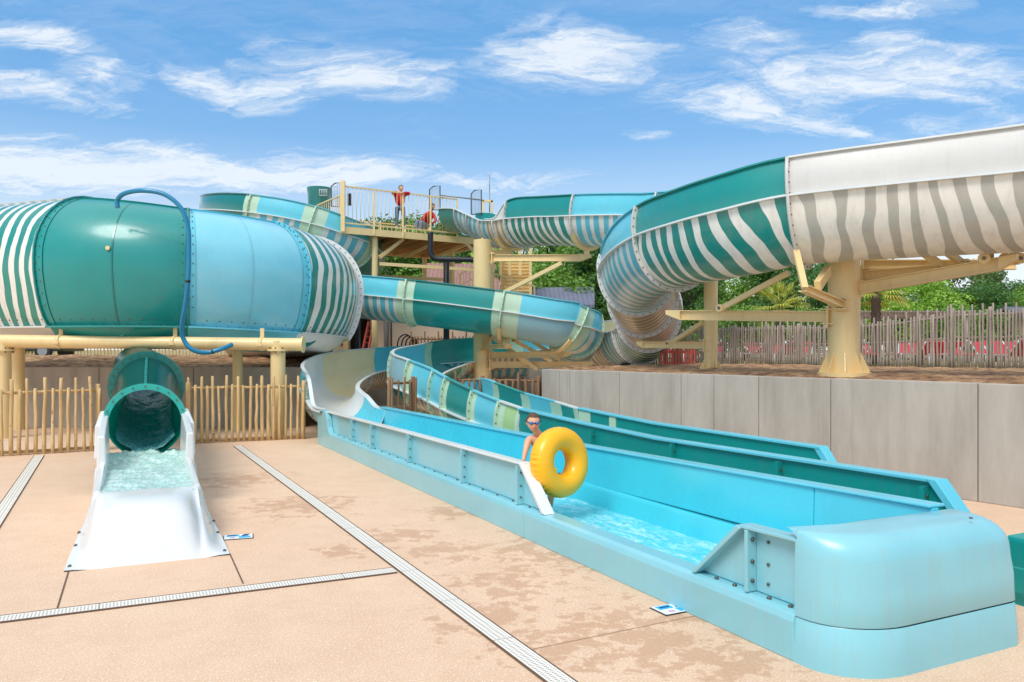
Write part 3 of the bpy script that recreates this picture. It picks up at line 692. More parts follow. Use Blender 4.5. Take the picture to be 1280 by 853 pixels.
# E: lower left flume feeding the near trough (seen from above, inside)
q=W(4.83,17.45,0); q2=W(4.80,18.2,0)
cE=[(q.x,q.y,.74,.03,.03),(q2.x,q2.y,.76,.03,.03),(-4.25,19.4,.95,.42,.03),(-4.72,20.6,1.12,.55,.03),(-4.85,22.2,1.27,.6,.03),(-4.75,24.0,1.4,.6,.03),(-4.2,25.9,1.5,.6,.03),(-3.4,27.2,1.58,.6,.03),(-2.3,28.2,1.65,.6,.03),(-.9,28.9,1.7,.6,.03),(.5,29.2,1.8,.6,.03)]
sl,pE=slide('water_slide','lower left flume with white, cream and blue inside walls bending into the near trough',cE,.70,[
 (0,2.0,'pale','blue_deep','pale','blue_deep'),(2.0,4.6,'st_tan','white','blue_deep','white'),(4.6,6.3,'st_tan','cream','white','cream'),(6.3,10,'st_blue','blue','blue','blue')],[2.0,4.6,6.3],depth=.66,flmat='greywhite')
# F: second lower flume feeding the teal trough, its outer side toward the camera
cF=[]
for b,z,wl,wr in ((13.2,.45,.55,.5),(14.3,.53,.57,.52),(15.5,.62,.62,.52),(16.7,.73,.68,.55),(17.8,.87,.72,.5)):
    q=W(7.38,b,0); cF.append((q.x,q.y,z,wl,wr))
cF+=[(-2.1,20.35,1.06,.76,.03),(-2.62,21.6,1.18,.78,.03),(-2.75,23.4,1.35,.75,.03),(-2.4,25.4,1.53,.7,.03),(-1.6,27.2,1.75,.68,.03),(0,28.15,1.95,.62,.03),(1.3,28.3,2.15,.6,.03),(2.4,28.2,2.38,.6,.03)]
sl,pF=slide('water_slide','second lower flume of blue and teal sections looping round the small wooden fence',cF,.66,[
 (0,.8,'green','blue','green','teal'),(.8,1.9,'greyblue','blue','blue','blue'),(1.9,3.2,'teal','teal','teal','teal'),(3.2,4.95,'st_tan','blue','blue','blue'),(4.95,8.4,'teal','blue','greyblue','blue'),(8.4,10.2,'st_tan','teal','teal','teal'),(10.2,11.2,'greyblue','blue','greyblue','blue'),(11.2,12,'teal','teal','teal','teal')],[.8,1.9,3.2,4.0,4.95,6.5,8.4,10.2,11.2],depth=.5,bandmat='mint',flmat='mint',band=.2)

# G: the big closed tube on the left, a bend bulging toward the camera
C1=Vector((-9.4,23.2,0)); vc=Vector((9.4,-23.2,0)).normalized(); vr=Vector((-vc.y,vc.x,0))
if vr.x<0: vr=-vr
def prof1():
    pts=[]
    for k in range(11):
        a=R(90-k*9.0); pts.append((3.28+1.57*math.cos(a)**.95, 4.12+1.47*math.sin(a)))
    return pts+[(4.845,3.85),(4.81,3.6),(4.76,3.35),(4.69,3.1),(4.60,2.88),(4.50,2.72),(4.46,2.66)]
pr_up=prof1()
pr_in=[(6.56-r,z) for r,z in pr_up][::-1]
pan=[(4.46,2.63),(4.30,2.42),(3.95,2.22),(3.28,2.12),(2.6,2.22),(2.26,2.42),(2.1,2.63)]
def ringpt(a,r,z):
    ex=0
    if a<-43: ex=(-43-a)*.075; a=-43
    z-=.0028*a if a>0 else .0066*a*max(0,min(1.2,(z-2.7)/2.9)); q=R(a); d=vc*math.cos(q)+vr*math.sin(q); tl=vc*math.sin(q)-vr*math.cos(q)
    return C1+d*r+tl*ex+Vector((0,0,z))
t1=thing('water_slide','huge closed zebra and teal tube bend bulging toward the viewer at the upper left','water slide',tuple(C1),'water slide flumes')
def g_sec(a0,a1,mt,name='tube_section',pr=None,off=0.0):
    mb=MB(); n=max(3,int(abs(a1-a0)/2.2)); rows=[];uvs=[]
    for i in range(n+1):
        a=a0+(a1-a0)*i/n; v=0; row=[];uv=[]
        for k,(r,z) in enumerate(pr):
            if k: v+=math.hypot(r-pr[k-1][0],z-pr[k-1][1])
            row.append(ringpt(a,r+off,z)); uv.append((R(a)*4.4 if a>-43 else R(-43)*4.4-(-43-a)*.075,v))
        rows.append(row);uvs.append(uv)
    mb.grid(rows,uvs=uvs); return mb.build(name,M[mt],t1,sharp=50)
def g_ring(a,pr,w,th,mat,name='joint_flange',bolts=True,bolt_r=.016,prot=.0):
    mb=MB(); m=len(pr); T=(ringpt(a+.5,3.3,0)-ringpt(a-.5,3.3,0)).normalized() if a>-43 else (ringpt(a+.6,3.3,0)-ringpt(a+.1,3.3,0)).normalized(); A=[];B=[];MID=[]
    for k,(r,z) in enumerate(pr):
        p0=pr[max(k-1,0)];p1=pr[min(k+1,m-1)]; tr,tz=p1[0]-p0[0],p1[1]-p0[1]; l=math.hypot(tr,tz); nr,nz=-tz/l,tr/l
        if nr*(r-3.28)+nz*(z-4.1)<0: nr,nz=-nr,-nz
        A.append(ringpt(a,r-nr*.01,z-nz*.01));B.append(ringpt(a,r+nr*w,z+nz*w));MID.append(ringpt(a,r+nr*w*.55,z+nz*w*.55))
    i0=mb.add([p-T*th/2 for p in A]);i1=mb.add([p-T*th/2 for p in B]);i2=mb.add([p+T*th/2 for p in A]);i3=mb.add([p+T*th/2 for p in B])
    for k in range(m-1):
        mb.face((i0+k,i0+k+1,i1+k+1,i1+k));mb.face((i2+k,i2+k+1,i3+k+1,i3+k));mb.face((i1+k,i1+k+1,i3+k+1,i3+k),0,None,True)
    if bolts:
        acc=.1;sp_=.2
        for k in range(1,m):
            seg=(MID[k]-MID[k-1]).length
            while acc<seg:
                p=MID[k-1].lerp(MID[k],acc/seg); mb.tube([p-T*(th/2+.016),p+T*(th/2+.016)],bolt_r,1,6); acc+=sp_
            acc-=seg
    mb.build(name,[M[mat],M['bolt']],t1)
secs=[(-110,-86,'st_teal1','st_teal1'),(-86,-43,'st_teal1','greywhite'),(-43,0,'teal','teal'),(0,37,'blue_g','blue'),(37,79,'st_teal1','white'),(79,150,'st_teal1','white')]
for a0,a1,mo,mp in secs:
    g_sec(a0,a1,mo,'tube_section',pr_up); g_sec(a0,a1,mo if mo.startswith('st') else 'teal','inner_tube_section',pr_in)
    g_sec(a0,a1,mp if mp!='st_teal1' else 'white','tube_pan',pan)
    for pr_,nm in (([(4.36,2.66),(4.58,2.66),(4.58,2.62),(4.36,2.62)],'bottom_flange'),([(3.3,5.585),(3.34,5.64),(3.62,5.60),(3.60,5.555)],'top_flange')):
        g_sec(a0+.15,a1-.15,{'teal':'teal','blue_g':'blue','st_teal1':'greywhite'}[mo],nm,pr_)
for a,mt in ((-86,'greywhite'),(-43,'teal'),(0,'teal'),(37,'blue'),(79,'white')):
    g_ring(a,pr_up,.06 if a!=79 else .16,.05,mt)
# flat bolted borders of the two big panels
for a0,a1,mt in ((-43,-40.2,'teal'),(-2.2,-.5,'teal'),(.5,2.0,'blue'),(34.4,37,'blue')): g_sec(a0,a1,mt,'panel_border',pr_up,.018)
for a in (-19.5,): g_sec(a-.22,a+.22,'teal_dark','panel_seam',pr_up,.012)
g_sec(17.6,17.9,'pale','panel_seam',pr_up,.01)
bl=[]
a=-64
while a<79:
    p=ringpt(a,4.535,2.66); bl.append((p,p+Vector((0,0,.02)),.02))
    p=ringpt(a+1,4.53,2.80); q_=ringpt(a+1,4.565,2.80); bl.append((p,q_,.018)); a+=3.6
for a in (-41.3,-1.4,1.3,35.8):
    for k in range(2,15):
        r,z=pr_up[k]; p=ringpt(a,r+.012,z); q_=ringpt(a,r+.034,z+.006*(z-4)); bl.append((p,q_,.016))
bolts(t1,bl)
mb=MB(); p=ringpt(-20.5,4.83,4.35); mb.tube([p,ringpt(-20.5,4.88,4.35)],.05,0,10); mb.build('sensor_button',M['steel'],t1)
# dark teal rounded saddles hanging under the pan
for a in (-33,33):
    mb=MB(); c=ringpt(a,4.2,2.62); tt=(ringpt(a+1,3,0)-ringpt(a-1,3,0)).normalized(); poly=[c+tt*x+Vector((0,0,-.55*math.sqrt(max(0,1-(x/1.25)**2))+.1)) for x in [-1.25+2.5*k/16 for k in range(17)]]
    mb.prism(poly,Vector((C1-c).x*.03,) if False else tuple((C1-Vector((c.x,c.y,0))).normalized()*.06)); mb.build('saddle',M['teal_dark'],t1)
# blue hose looped over it
hp=[(147,260,18.2),(147,250,18.2),(156,242,18.05),(178,238.5,17.9),(205,243,17.9),(226,260,17.9),(235,285,17.9),(236,310,17.9),(235,350,17.9),(231,385,18.0),(227.5,405,18.1),(229,423,18.2),(240,437,18.2),(258,441,18.3),(278,436,18.4),(290,431,18.6)]
hp=[tuple(P(*h)) for h in hp]; pts=[crom(hp,i*(len(hp)-1)/90) for i in range(91)]
mb=MB(); mb.tube(pts,.052,0,12); hs=tag(mb.build('water_hose',M['hose']),'thick blue hose looped over the big tube and tied to the cream pipe beam','hose')
mb=MB()
for i in (48,80): mb=MB(); a_=Vector(pts[i]); mb.tube([a_,a_.lerp(Vector(pts[i+1]),.5)],.057,0,12); mb.build('hose_clip',M['black'],hs)

# H: short enclosed chute with the white landing
oc=Vector((-3.55,7.85,0)); da=Vector((-.425,.905,0)).normalized(); ea=Vector((.905,.425,0)).normalized()
def Q(p,q,z): return oc+ea*p+da*q+Vector((0,0,z))
ch=thing('chute_slide','dark teal enclosed chute ending in a white splash-out landing on the deck at left','water slide',tuple(Q(0,2,0)))
mb=MB(); rows=[]
def sm(x): x=max(0,min(1,x)); return x*x*(3-2*x)
def chz(p,q):
    F=.54*(1-(1-min(q,1.15)/1.15)**4.2) if q<1.15 else (.54-.30*sm((q-1.2)/.5))
    Rm=(.535+.10*sm((q-1)/2))
    if q<1.3: Rm=min(Rm,(.54*(1-(1-min(q,1.15)/1.15)**2.2))*(.72+.26*sm((q-.6)/.7)))
    E=.015+.50*max(0,q/3.1)**1.5
    w=.74-.13*sm(q/2.4); inn=.49; a=abs(p)
    if q<1.2: F=Rm+(F-Rm)*(1-min(1,a/inn)**5)
    if a<inn-.07: return F
    if a<inn: return F+(Rm-F)*sm((a-inn+.07)/.07)
    if a<inn+.04: return Rm
    f=(a-inn-.04)/max(.02,(w-inn-.04)); f=min(1,f)
    return Rm+(E-Rm)*(sm(f) if q>1.2 else 1-(1-f)**2.2)
for i in range(60):
    q=3.2*i/59; w=.74-.13*sm(q/2.4); inn=.49; ps=[-w]+[-(inn+.05)-(w-inn-.05)*kk/6 for kk in (5,4,3,2,1)]+[-inn-.05,-inn-.02,-inn,-inn+.03,-inn+.06]+[ -inn+.06+(2*inn-.12)*k/14 for k in range(1,14)]+[inn-.06,inn-.03,inn,inn+.02,inn+.05]+[inn+.05+(w-inn-.05)*kk/6 for kk in (1,2,3,4,5)]+[w]
    rows.append([Q(-w,q,0)]+[Q(p,q,chz(p,q)+.012*math.sin(p*3+q)*0) for p in ps]+[Q(w,q,0)])
mb.grid(rows); mb.build('landing',M['white'],ch,sharp=48)
bolts(ch,[(Q(s*(.70-.02*q),q,chz(.70-.02*q,q)-.004),Q(s*(.71-.02*q),q,chz(.70-.02*q,q)+.016),.017) for s in (-1,1) for q in (.12,.75,1.15)])
for s in (-1,1):
    mb=MB()
    def rr(p,q,z): return Q(p*s,q,z)
    mb.hexa([rr(.46,3.05,.15),rr(.60,3.05,0),rr(.60,4.45,0),rr(.46,4.45,.15),rr(.49,3.05,.97),rr(.585,3.05,.97),rr(.575,4.45,1.14),rr(.49,4.45,1.14)])
    mb.hexa([rr(.54,4.0,.6),rr(.66,4.0,.55),rr(.66,4.6,.55),rr(.54,4.6,.6),rr(.555,4.0,1.05),rr(.65,4.0,1.03),rr(.60,4.6,1.2),rr(.53,4.6,1.2)])
    mb.build('side_wall',M['white'],ch,bevel=.02)
cpath=[Q(0,4.5,1.02),Q(.02,6.0,1.2),Q(.05,7.6,1.42),Q(.05,9.4,1.52),Q(.0,11.3,1.60),Q(-.1,12.9,1.66)]
cc=[tuple(p)+(0,0) for p in cpath]
pH=Path([cc[0],cc[1],cc[2],cc[3],cc[4],cc[5]],12)
def full(rad,n=32,a0=0,a1=360): return [(rad*math.cos(R(a0+(a1-a0)*k/n)),rad*math.sin(R(a0+(a1-a0)*k/n))) for k in range(n+1)]
def shellclosed(t0,t1,rad,mo,mi_,name):
    mb=MB(); n=12; ro=[];ri=[]
    for i in range(n+1):
        t=t0+(t1-t0)*i/n; c,T,A,U=pH.frame(t)
        ro.append([c+A*x+U*z for x,z in full(rad)]); ri.append([c+A*x+U*z for x,z in full(rad-.025)])
    mb.grid(ro,0); mb.grid(ri,1)
    return mb.build(name,[M[mo],M[mi_]],ch,sharp=60)
shellclosed(0,2.0,.53,'teal_tube','teal_tube','tube_section'); shellclosed(2.0,5,.53,'teal_tube','teal_tube','tube_section')
def hring(t,rad,w,th,mt,a0=0,a1=360,bolts=14,name='joint_flange'):
    mb=MB(); c,T,A,U=pH.frame(t); n=36; rows=[]
    for x,z in full(1,n,a0,a1): 
        o=[c+(A*x+U*z)*r_+T*k for r_,k in ((rad,-th/2),(rad+w,-th/2),(rad+w,th/2),(rad,th/2),(rad,-th/2))]; rows.append(o)
    mb.grid(rows,sm=False)
    for k in range(bolts):
        a=R(a0+(a1-a0)*(k+.5)/bolts); p=c+(A*math.cos(a)+U*math.sin(a))*(rad+w*.55); mb.tube([p-T*(th/2+.015),p+T*(th/2+.015)],.013,1,6)
    mb.build(name,[M[mt],M['bolt']],ch,sharp=40)
M['teal_bright']=fibre('bright_teal_gelcoat','14b3a4',.3,.6)  # brighter teal of the mouth arch
hring(0,.49,.085,.05,'teal_bright',10,170,9,'mouth_arch'); hring(2.0,.52,.13,.05,'teal_dark',0,360,26)
mb=MB(); c,T,A,U=pH.frame(0)
rows=[]
for i in range(11):
    t=.02+1.95*i/10; c,T,A,U=pH.frame(t); rows.append([c+U*(.53+.0)+A*x+U*y for x,y in ((-.02,-.01),(-.02,.03),(.02,.03),(.02,-.01))])
mb.grid(rows,sm=False); mb.build('top_seam',M['teal_dark'],ch)
rows=[]
for i in range(60):
    t=.05+4.6*i/59; c,T,A,U=pH.frame(t); row=[]
    for j in range(13):
        a=R(-90-62+118*j/12+ (7*math.sin(t*1.7)))
        rr_=.468+.03*mnoise.noise(Vector((t*11,j*.9,2)))+.016*mnoise.noise(Vector((t*30,j*2.1,5)))
        row.append(c+A*math.cos(a)*rr_+U*math.sin(a)*rr_)
    rows.append(row)
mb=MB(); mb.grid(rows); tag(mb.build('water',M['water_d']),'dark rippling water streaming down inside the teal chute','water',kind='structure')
rows=[]
for i in range(110):
    q=1.12+3.55*i/109; row=[]
    for j in range(30):
        p=-.475+.95*j/29; f=sm((q-3.0)/1.2)
        z=.505+.018*mnoise.noise(Vector((p*5,q*5,1)))+(.012+.06*f)*abs(mnoise.noise(Vector((p*9,q*9,5))))+(.02+.06*f)*mnoise.noise(Vector((p*4,q*3.2,8)))*.6
        z+=.05*f*sm((q-4.0)/.5)
        row.append(Q(p,q,z))
    rows.append(row)
mb=MB(); mb.grid(rows); tag(mb.build('water',M['water_w']),'foaming pale green water in the white landing','water',kind='structure')

# ------------------------------------------------------------------ steelwork
def saddle(root,path,t,rad,w=.13,a0=215,a1=325,th=.1,dp=1):
    mb=MB(); c,T,A,U=path.frame(t); rows=[]
    for x,z in full(1,14,a0,a1): rows.append([c+(A*x+U*z*dp)*r_+T*k for r_,k in ((rad+.02,-th/2),(rad+w,-th/2),(rad+w,th/2),(rad+.02,th/2),(rad+.02,-th/2))])
    mb.grid(rows,sm=False); mb.build('saddle',M['steel'],root)
    return c-U*(rad+w)
def column(label,x,y,z0,z1,r,gus=True,sides=28,group='cream steel columns'):
    o=thing('steel_column',label,'column',(x,y,z0),group)
    mb=MB(); mb.tube([(x,y,z0),(x,y,z1)],r,0,sides); mb.build('shaft',M['steel'],o,sharp=50)
    mb=MB(); mb.tube([(x,y,z1),(x,y,z1+.02)],r*.93,0,sides); mb.tube([(x,y,z1+.02),(x,y,z1+.09)],.035,0,8); mb.build('cap',M['steel'],o,sharp=50)
    if gus:
        mb=MB(); mb.tube([(x,y,z0-.05),(x,y,z0+.02)],r*1.66,0,24); mb.build('base_plate',M['steel'],o,sharp=50)
        for k in range(9):
            a=2*math.pi*k/9-1.57+.35; d=Vector((math.cos(a),math.sin(a),0)); n=Vector((-d.y,d.x,0))*.009; b=Vector((x,y,z0))
            poly=[b+d*r*.98,b+d*r*1.58,b+d*r*1.56+Vector((0,0,.05)),b+d*r*1.04+Vector((0,0,r*1.35)),b+d*r*.98+Vector((0,0,r*1.35))]
            mb=MB(); mb.prism([p-n for p in poly],n*2); mb.build('base_gusset',M['steel'],o)
    return o
def arm(root,a,b,w=.12,h=.18,name='support_arm',taper=True,clamp=None):
    mb=MB(); a=Vector(a);b=Vector(b)
    if taper: 
        c=a.lerp(b,.9); mb.ibeam(a,c,w,h,t=.018)
        d=(b-a).normalized(); n=d.cross(Vector((0,0,1))).normalized()*w/2; up=Vector((0,0,1))
        mb.hexa([c-n-up*h/2,c+n-up*h/2,b+n+up*h*.05,b-n+up*h*.05,c-n+up*h*.5,c+n+up*h*.5,b+n+up*h*.5,b-n+up*h*.5])
    else: mb.ibeam(a,b,w,h,t=.018)
    mb.build(name,M['steel'],root)
    d=(b-a).normalized(); mb=MB(); n=d.cross(Vector((0,0,1))).normalized()
    for s in (-1,1): mb.beam(a-d*.12+Vector((0,0,s*(h/2+.03))),a+d*.12+Vector((0,0,s*(h/2+.03))),w*1.5,.02)
    mb.beam(a-d*.02,a+d*.02,w*1.4,h*1.9); mb.build('bracket',M['steel'],root)
def brace(root,a,b,w=.08,h=.09):
    a=Vector(a);b=Vector(b); mb=MB(); mb.beam(a,b,w,h); mb.build('brace',M['steel'],root)
    mb=MB(); n=(b-a).cross(Vector((0,0,1))).normalized()
    for p in (a.lerp(b,.06),): mb.tube([p-n*(w/2+.05),p+n*(w/2+.05)],.07,0,14); mb.tube([p-n*(w/2+.075),p+n*(w/2+.075)],.028,1,8)
    mb.build('hinge_bolt',[M['steel'],M['bolt']],root)

ca=P(603,437,26.7); A_=column('tall thick cream column rising in the centre behind the middle flume',ca.x,ca.y,0,5.73,.30,False)
cb_=P(1055,437,13.9); B_=column('thick cream column with flared gusset base under the grey zebra flume on the right',cb_.x,cb_.y,1.68,4.0,.265)
cc_=P(888.5,437,17.0); C_=column('thinner cream column with flared base standing on the soil left of the thick one',cc_.x,cc_.y,1.68,3.95,.145)
# column A arms
s=saddle(A_,pB,3,.85); arm(A_,P(616,323,26.6),P(738,322.5,25.0),.14,.22); mb=MB(); mb.box((s.x,s.y,(s.z+5.03)/2),(.16,.16,max(.1,s.z-5.0))); mb.build('saddle_post',M['steel'],A_)
brace(A_,P(612,375,26.5),P(702,329,25.2),.1,.12)
s=saddle(A_,pB,6.0,.85); arm(A_,ca+Vector((0,.1,3.2)),Vector((s.x,s.y,s.z)),taper=False)
arm(A_,P(613,444,26.5),P(716,443,25.4),.14,.2); arm(A_,P(613,456,26.4),P(742,456,25.9),.14,.2); arm(A_,P(604,434,26.3),P(637,433,25.2),.2,.15)
brace(A_,P(640,424,26.2),P(690,452,25.8),.1,.12); brace(A_,P(662,424,26.2),P(700,450,25.8),.1,.12); brace(A_,P(606,415,26.6),P(672,462,26.0),.1,.12)
brace(A_,P(612,418,26.6),P(660,455,26.1),.1,.12)
saddle(A_,pD,5.02,.8); s=saddle(A_,pD,2.6,.8)
mb=MB(); mb.beam(P(635,416,25.6),P(632,434,25.3),.16,.16); mb.build('saddle_post',M['steel'],A_)
# column B arms
arm(B_,P(1036,396,13.9),P(834,394,15.9),.14,.19)
brace(B_,P(897,388,14.9),P(986,341,13.9))
arm(B_,P(1052,381,13.65),P(1003,360,12.6),.13,.12,taper=False)
mb=MB(); mb.beam(P(1006,360,12.55),P(995,313,12.9),.10,.05); mb.build('saddle_post',M['steel'],B_)
mb=MB(); mb.beam(P(1022,358,12.9),P(1035,338,13.4),.1,.16); mb.build('saddle_post',M['steel'],B_)

arm(B_,P(1068,362,13.8),P(1272,326,12.0),.14,.20); arm(B_,P(1078,346,14.1),P(1230,334,13.2),.14,.19,taper=False); arm(B_,P(1078,331,14.4),P(1270,331,13.6),.14,.17,taper=False)
brace(B_,P(1195,345,13.0),P(1140,306,12.6),.09,.1); brace(B_,P(1205,331,12.9),P(1170,305,12.6),.09,.1)
mb=MB()
for u in (1230,1256,1276): mb.tube([P(u,323,12.15),P(u,323,12.6)],.085,0,14); mb.tube([P(u,323,12.12),P(u,323,12.63)],.03,1,8)
for u in (1236,1268): mb.beam(P(u,330,12.3),P(u,312,12.4),.14,.06)
mb.build('pivot_bracket',[M['steel'],M['bolt']],B_)
# column C arms
arm(C_,P(883,432,17.0),P(798,431,19.0),.12,.15); brace(C_,P(836,431,18.2),P(878,404,17.0)); 

# pipe beam and posts under the big tube
for u,D,r,z1,lab in ((347.5,18.95,.17,2.28,'round cream post behind the right wooden fence carrying the pipe beam'),(4,18.95,.17,2.28,'round cream post at the left edge of the view'),(23,21.0,.15,2.4,'darker round cream post set back beside the left edge'),(297,20.9,.13,2.4,'slimmer cream post set back under the right part of the big tube')):
    x=(u-640)/FX*D; o=thing('steel_post',lab,'post',(x,D,0),'posts under the big tube')
    mb=MB(); mb.tube([(x,D,0),(x,D,z1-.22)],r,0,20); mb.build('shaft',M['steel'],o,sharp=50)
    mb=MB(); mb.tube([(x,D,z1-.22),(x,D,z1-.17)],r*1.45,0,20); mb.tube([(x,D,z1-.17),(x,D,z1+.02)],r*.95,0,20)
    for a in range(8): mb.tube([(x+r*1.25*math.cos(a*.785),D+r*1.25*math.sin(a*.785),z1-.26),(x+r*1.25*math.cos(a*.785),D+r*1.25*math.sin(a*.785),z1-.13)],.015,1,6)
    mb.build('flange_head',[M['steel'],M['bolt']],o,sharp=50)
a=P(-160,424.5,18.95); b=P(378,431,18.95); bm_=thing('pipe_beam','long horizontal cream pipe beam running under the big tube','beam',tuple(a))
mb=MB(); mb.tube([a,b],.152,0,24); mb.tube([b,b+Vector((.03,0,0))],.19,0,24); mb.build('pipe',M['steel'],bm_,sharp=50)
for u,dz in ((75,.17),(218,.17),(327,.17)):
    p=a.lerp(b,(u+160)/538); mb=MB(); mb.tube([p-Vector((.04,0,0)),p+Vector((.04,0,0))],.165,0,20); mb.box(p+Vector((0,.05,.25)),(.09,.04,.26)); mb.box(p+Vector((0,-.16,-.02)),(.11,.03,.05)); mb.build('clamp',M['steel'],bm_)

# ------------------------------------------------------------------ wooden fences
def wood_material(name,c1,c2):
    m,nt,b=newmat(name); co=objco(nt)
    n=noise_(nt,mapping(nt,co,(9,9,.9)),2.2,5,.6); n3=noise_(nt,mapping(nt,co,(8,8,.02)),1.3,2)
    c=mix(nt,ramp(nt,n,[(.35,0.0),(.68,1.0)]),rgb(c1),rgb(c2)); c=mix(nt,math_(nt,'MULTIPLY',ramp(nt,n3,[(.35,0.0),(.65,1.0)]),.45),c,dim(rgb(c1),.62))
    k=noise_(nt,mapping(nt,co,(6,6,3)),3,2); c=mix(nt,math_(nt,'MULTIPLY',ramp(nt,k,[(.68,0.0),(.72,1.0)]),.7),c,dim(rgb(c1),.35))
    L(nt,c,b.inputs['Base Color']); b.inputs['Roughness'].default_value=.75; bump(nt,b,n,.4,.01); return m
M['wood']=wood_material('peeled_chestnut','cfa76c','edd09c'); M['wood_grey']=wood_material('weathered_chestnut','96877a','c0b0a2'); M['wood_brown']=wood_material('brown_stakes','7b5b41','a5805c')
def stake(mb,p,h,r,rnd,mi=0):
    lean=Vector((rnd.uniform(-.012,.012),rnd.uniform(-.01,.01),0)); pts=[];rs=[]
    for k in range(6):
        f=k/5; pts.append(p+Vector((0,0,h*f))+lean*f*2+Vector((rnd.uniform(-.008,.008),rnd.uniform(-.006,.006),0))); rs.append(r*(1.06-.18*f)*rnd.uniform(.93,1.07))
    pts.append(pts[-1]+Vector((0,0,r*.35))); rs.append(r*.55)
    mb.tube(pts,rs,mi,7)
def fence(label,a,b,z0,h,sp,r,mat,seed,tall=4,hv=.16,posts=(),rails=(.08,.88),cat='fence',z1=None,h1=None,group='wooden stake fences'):
    a=Vector((a[0],a[1],0));b=Vector((b[0],b[1],0)); z1=z0 if z1 is None else z1; h1=h if h1 is None else h1
    rnd=random.Random(seed); d=(b-a).normalized(); n=Vector((-d.y,d.x,0)); l=(b-a).length; k=int(l/sp)
    o=thing('wooden_fence',label,cat,(a.x,a.y,z0),group); mb=MB()
    for i in range(k+1):
        f=(i+rnd.uniform(-.08,.08))/k; f=max(0,min(1,f)); p=a+d*l*f+Vector((0,0,z0+(z1-z0)*f-.02)); hh=(h+(h1-h)*f)
        hh=hh*(1.0 if i%tall else 1+hv)-rnd.uniform(0,.03)*hh
        stake(mb,p-n*(.045+r),hh,r*rnd.uniform(.8,1.15),rnd)
    mb.build('picket_row',M[mat],o)
    for q in rails:
        mb=MB(); mb.tube([a+d*l*j/8+Vector((0,0,z0+(z1-z0)*j/8+(h+(h1-h)*j/8)*q+rnd.uniform(-.01,.01))) for j in range(9)],.03,0,8); mb.build('rail',M[mat],o)
    for f in posts:
        mb=MB(); stake(mb,a+d*l*f+Vector((0,0,z0+(z1-z0)*f-.02)),(h+(h1-h)*f)*1.03,.062,rnd); mb.build('post',M[mat],o)
    return o
def g2(u,v): p=G(u,v); return (p.x,p.y)
fence('pale peeled wooden stake fence left of the white chute',g2(-30,572),g2(124,563),0,1.34,.138,.036,'wood',1,2,.16,posts=(1.0,),rails=(.05,.93))
fence('pale peeled wooden stake fence between the white chute and the blue trough',g2(236,554.5),g2(378,548.5),0,1.33,.124,.034,'wood',2,2,.15,posts=(0,1.0),rails=(.04,.93))
fence('short piece of wooden stake fence inside the bend of the lower flume',g2(487,551),g2(517,548),0,1.42,.155,.032,'wood_brown',3,2,.05,posts=(0,1),rails=(.93,))
p0=P(572,500,19.6);p1=P(674,500,19.1)
fence('brown wooden stake fence between the tall column and the concrete wall',(p0.x,p0.y),(p1.x,p1.y),0,1.42,.155,.04,'wood_brown',4,5,.12,posts=(.3,1),rails=(.95,))
fa=[P(812,437,25.8),P(880,437,24.6),P(960,437,23.0),P(1040,437,21.4),P(1110,437,20.4),P(1190,437,19.5),P(1290,437,18.5),P(1400,437,17.6)]
labs=['weathered grey stake fence length partly hidden behind the thin column','weathered grey stake fence length just right of the thin column','weathered grey stake fence length left of the thick column below the palm','weathered grey stake fence length right behind the thick column','weathered grey stake fence length below the pergola end','weathered grey taller stake fence length near the right edge','weathered grey stake fence length running out at the right edge']
for i in range(7):
    h0=1.12+.06*i; hh=[1.1,1.13,1.16,1.14,1.2,1.42,1.45,1.4]
    fence(labs[i],fa[i],fa[i+1],ZP+.02,hh[i],.074,.027,'wood_grey',10+i,3,.11,posts=(0,.5),rails=(.52,.9),h1=hh[i+1])
p0=P(514,437,30.6);p1=P(596,437,30.6); fence('dark brown stake fence in front of the beige building',(p0.x,p0.y),(p1.x,p1.y),ZP,1.0,.13,.035,'wood_brown',30,4,.2)
p0=P(385,437,25.6);p1=P(414,437,25.6); fence('dark brown wooden gate between big tube and beige building',(p0.x,p0.y),(p1.x,p1.y),ZP,.75,.1,.02,'wood_brown',31,9,.02,posts=(0,1),cat='gate')
p0=P(20,437,36);p1=P(420,437,34); fence('pale stake fence far behind the soil mound at left',(p0.x,p0.y),(p1.x,p1.y),ZP+.1,.95,.16,.03,'wood',32,4,.1)

# orange-red plastic barrier under the curling flume
M['red']=plain('red_plastic','dd5e4c',.6,.1); M['redfab']=plain('red_fabric','cf3044',.8)
o=thing('safety_barrier','orange red slatted plastic barrier on the soil under the curling flume','barrier',tuple(P(840,460,22.6)))
a=P(826,437,22.8);b=P(868,437,22.4); mb=MB()
for i in range(12):
    p=a.lerp(b,i/11); mb.box((p.x,p.y,ZP+.38),(.045,.02,.66))
mb.box(((a+b)/2).to_tuple()[:2]+(ZP+.42,),((b-a).length+.05,.025,.5)) if False else None
for z in (.1,.4,.68): mb.beam(Vector((a.x,a.y+.02,ZP+z)),Vector((b.x,b.y+.02,ZP+z)),.02,.05)
mb.build('slat_panel',M['red'],o)

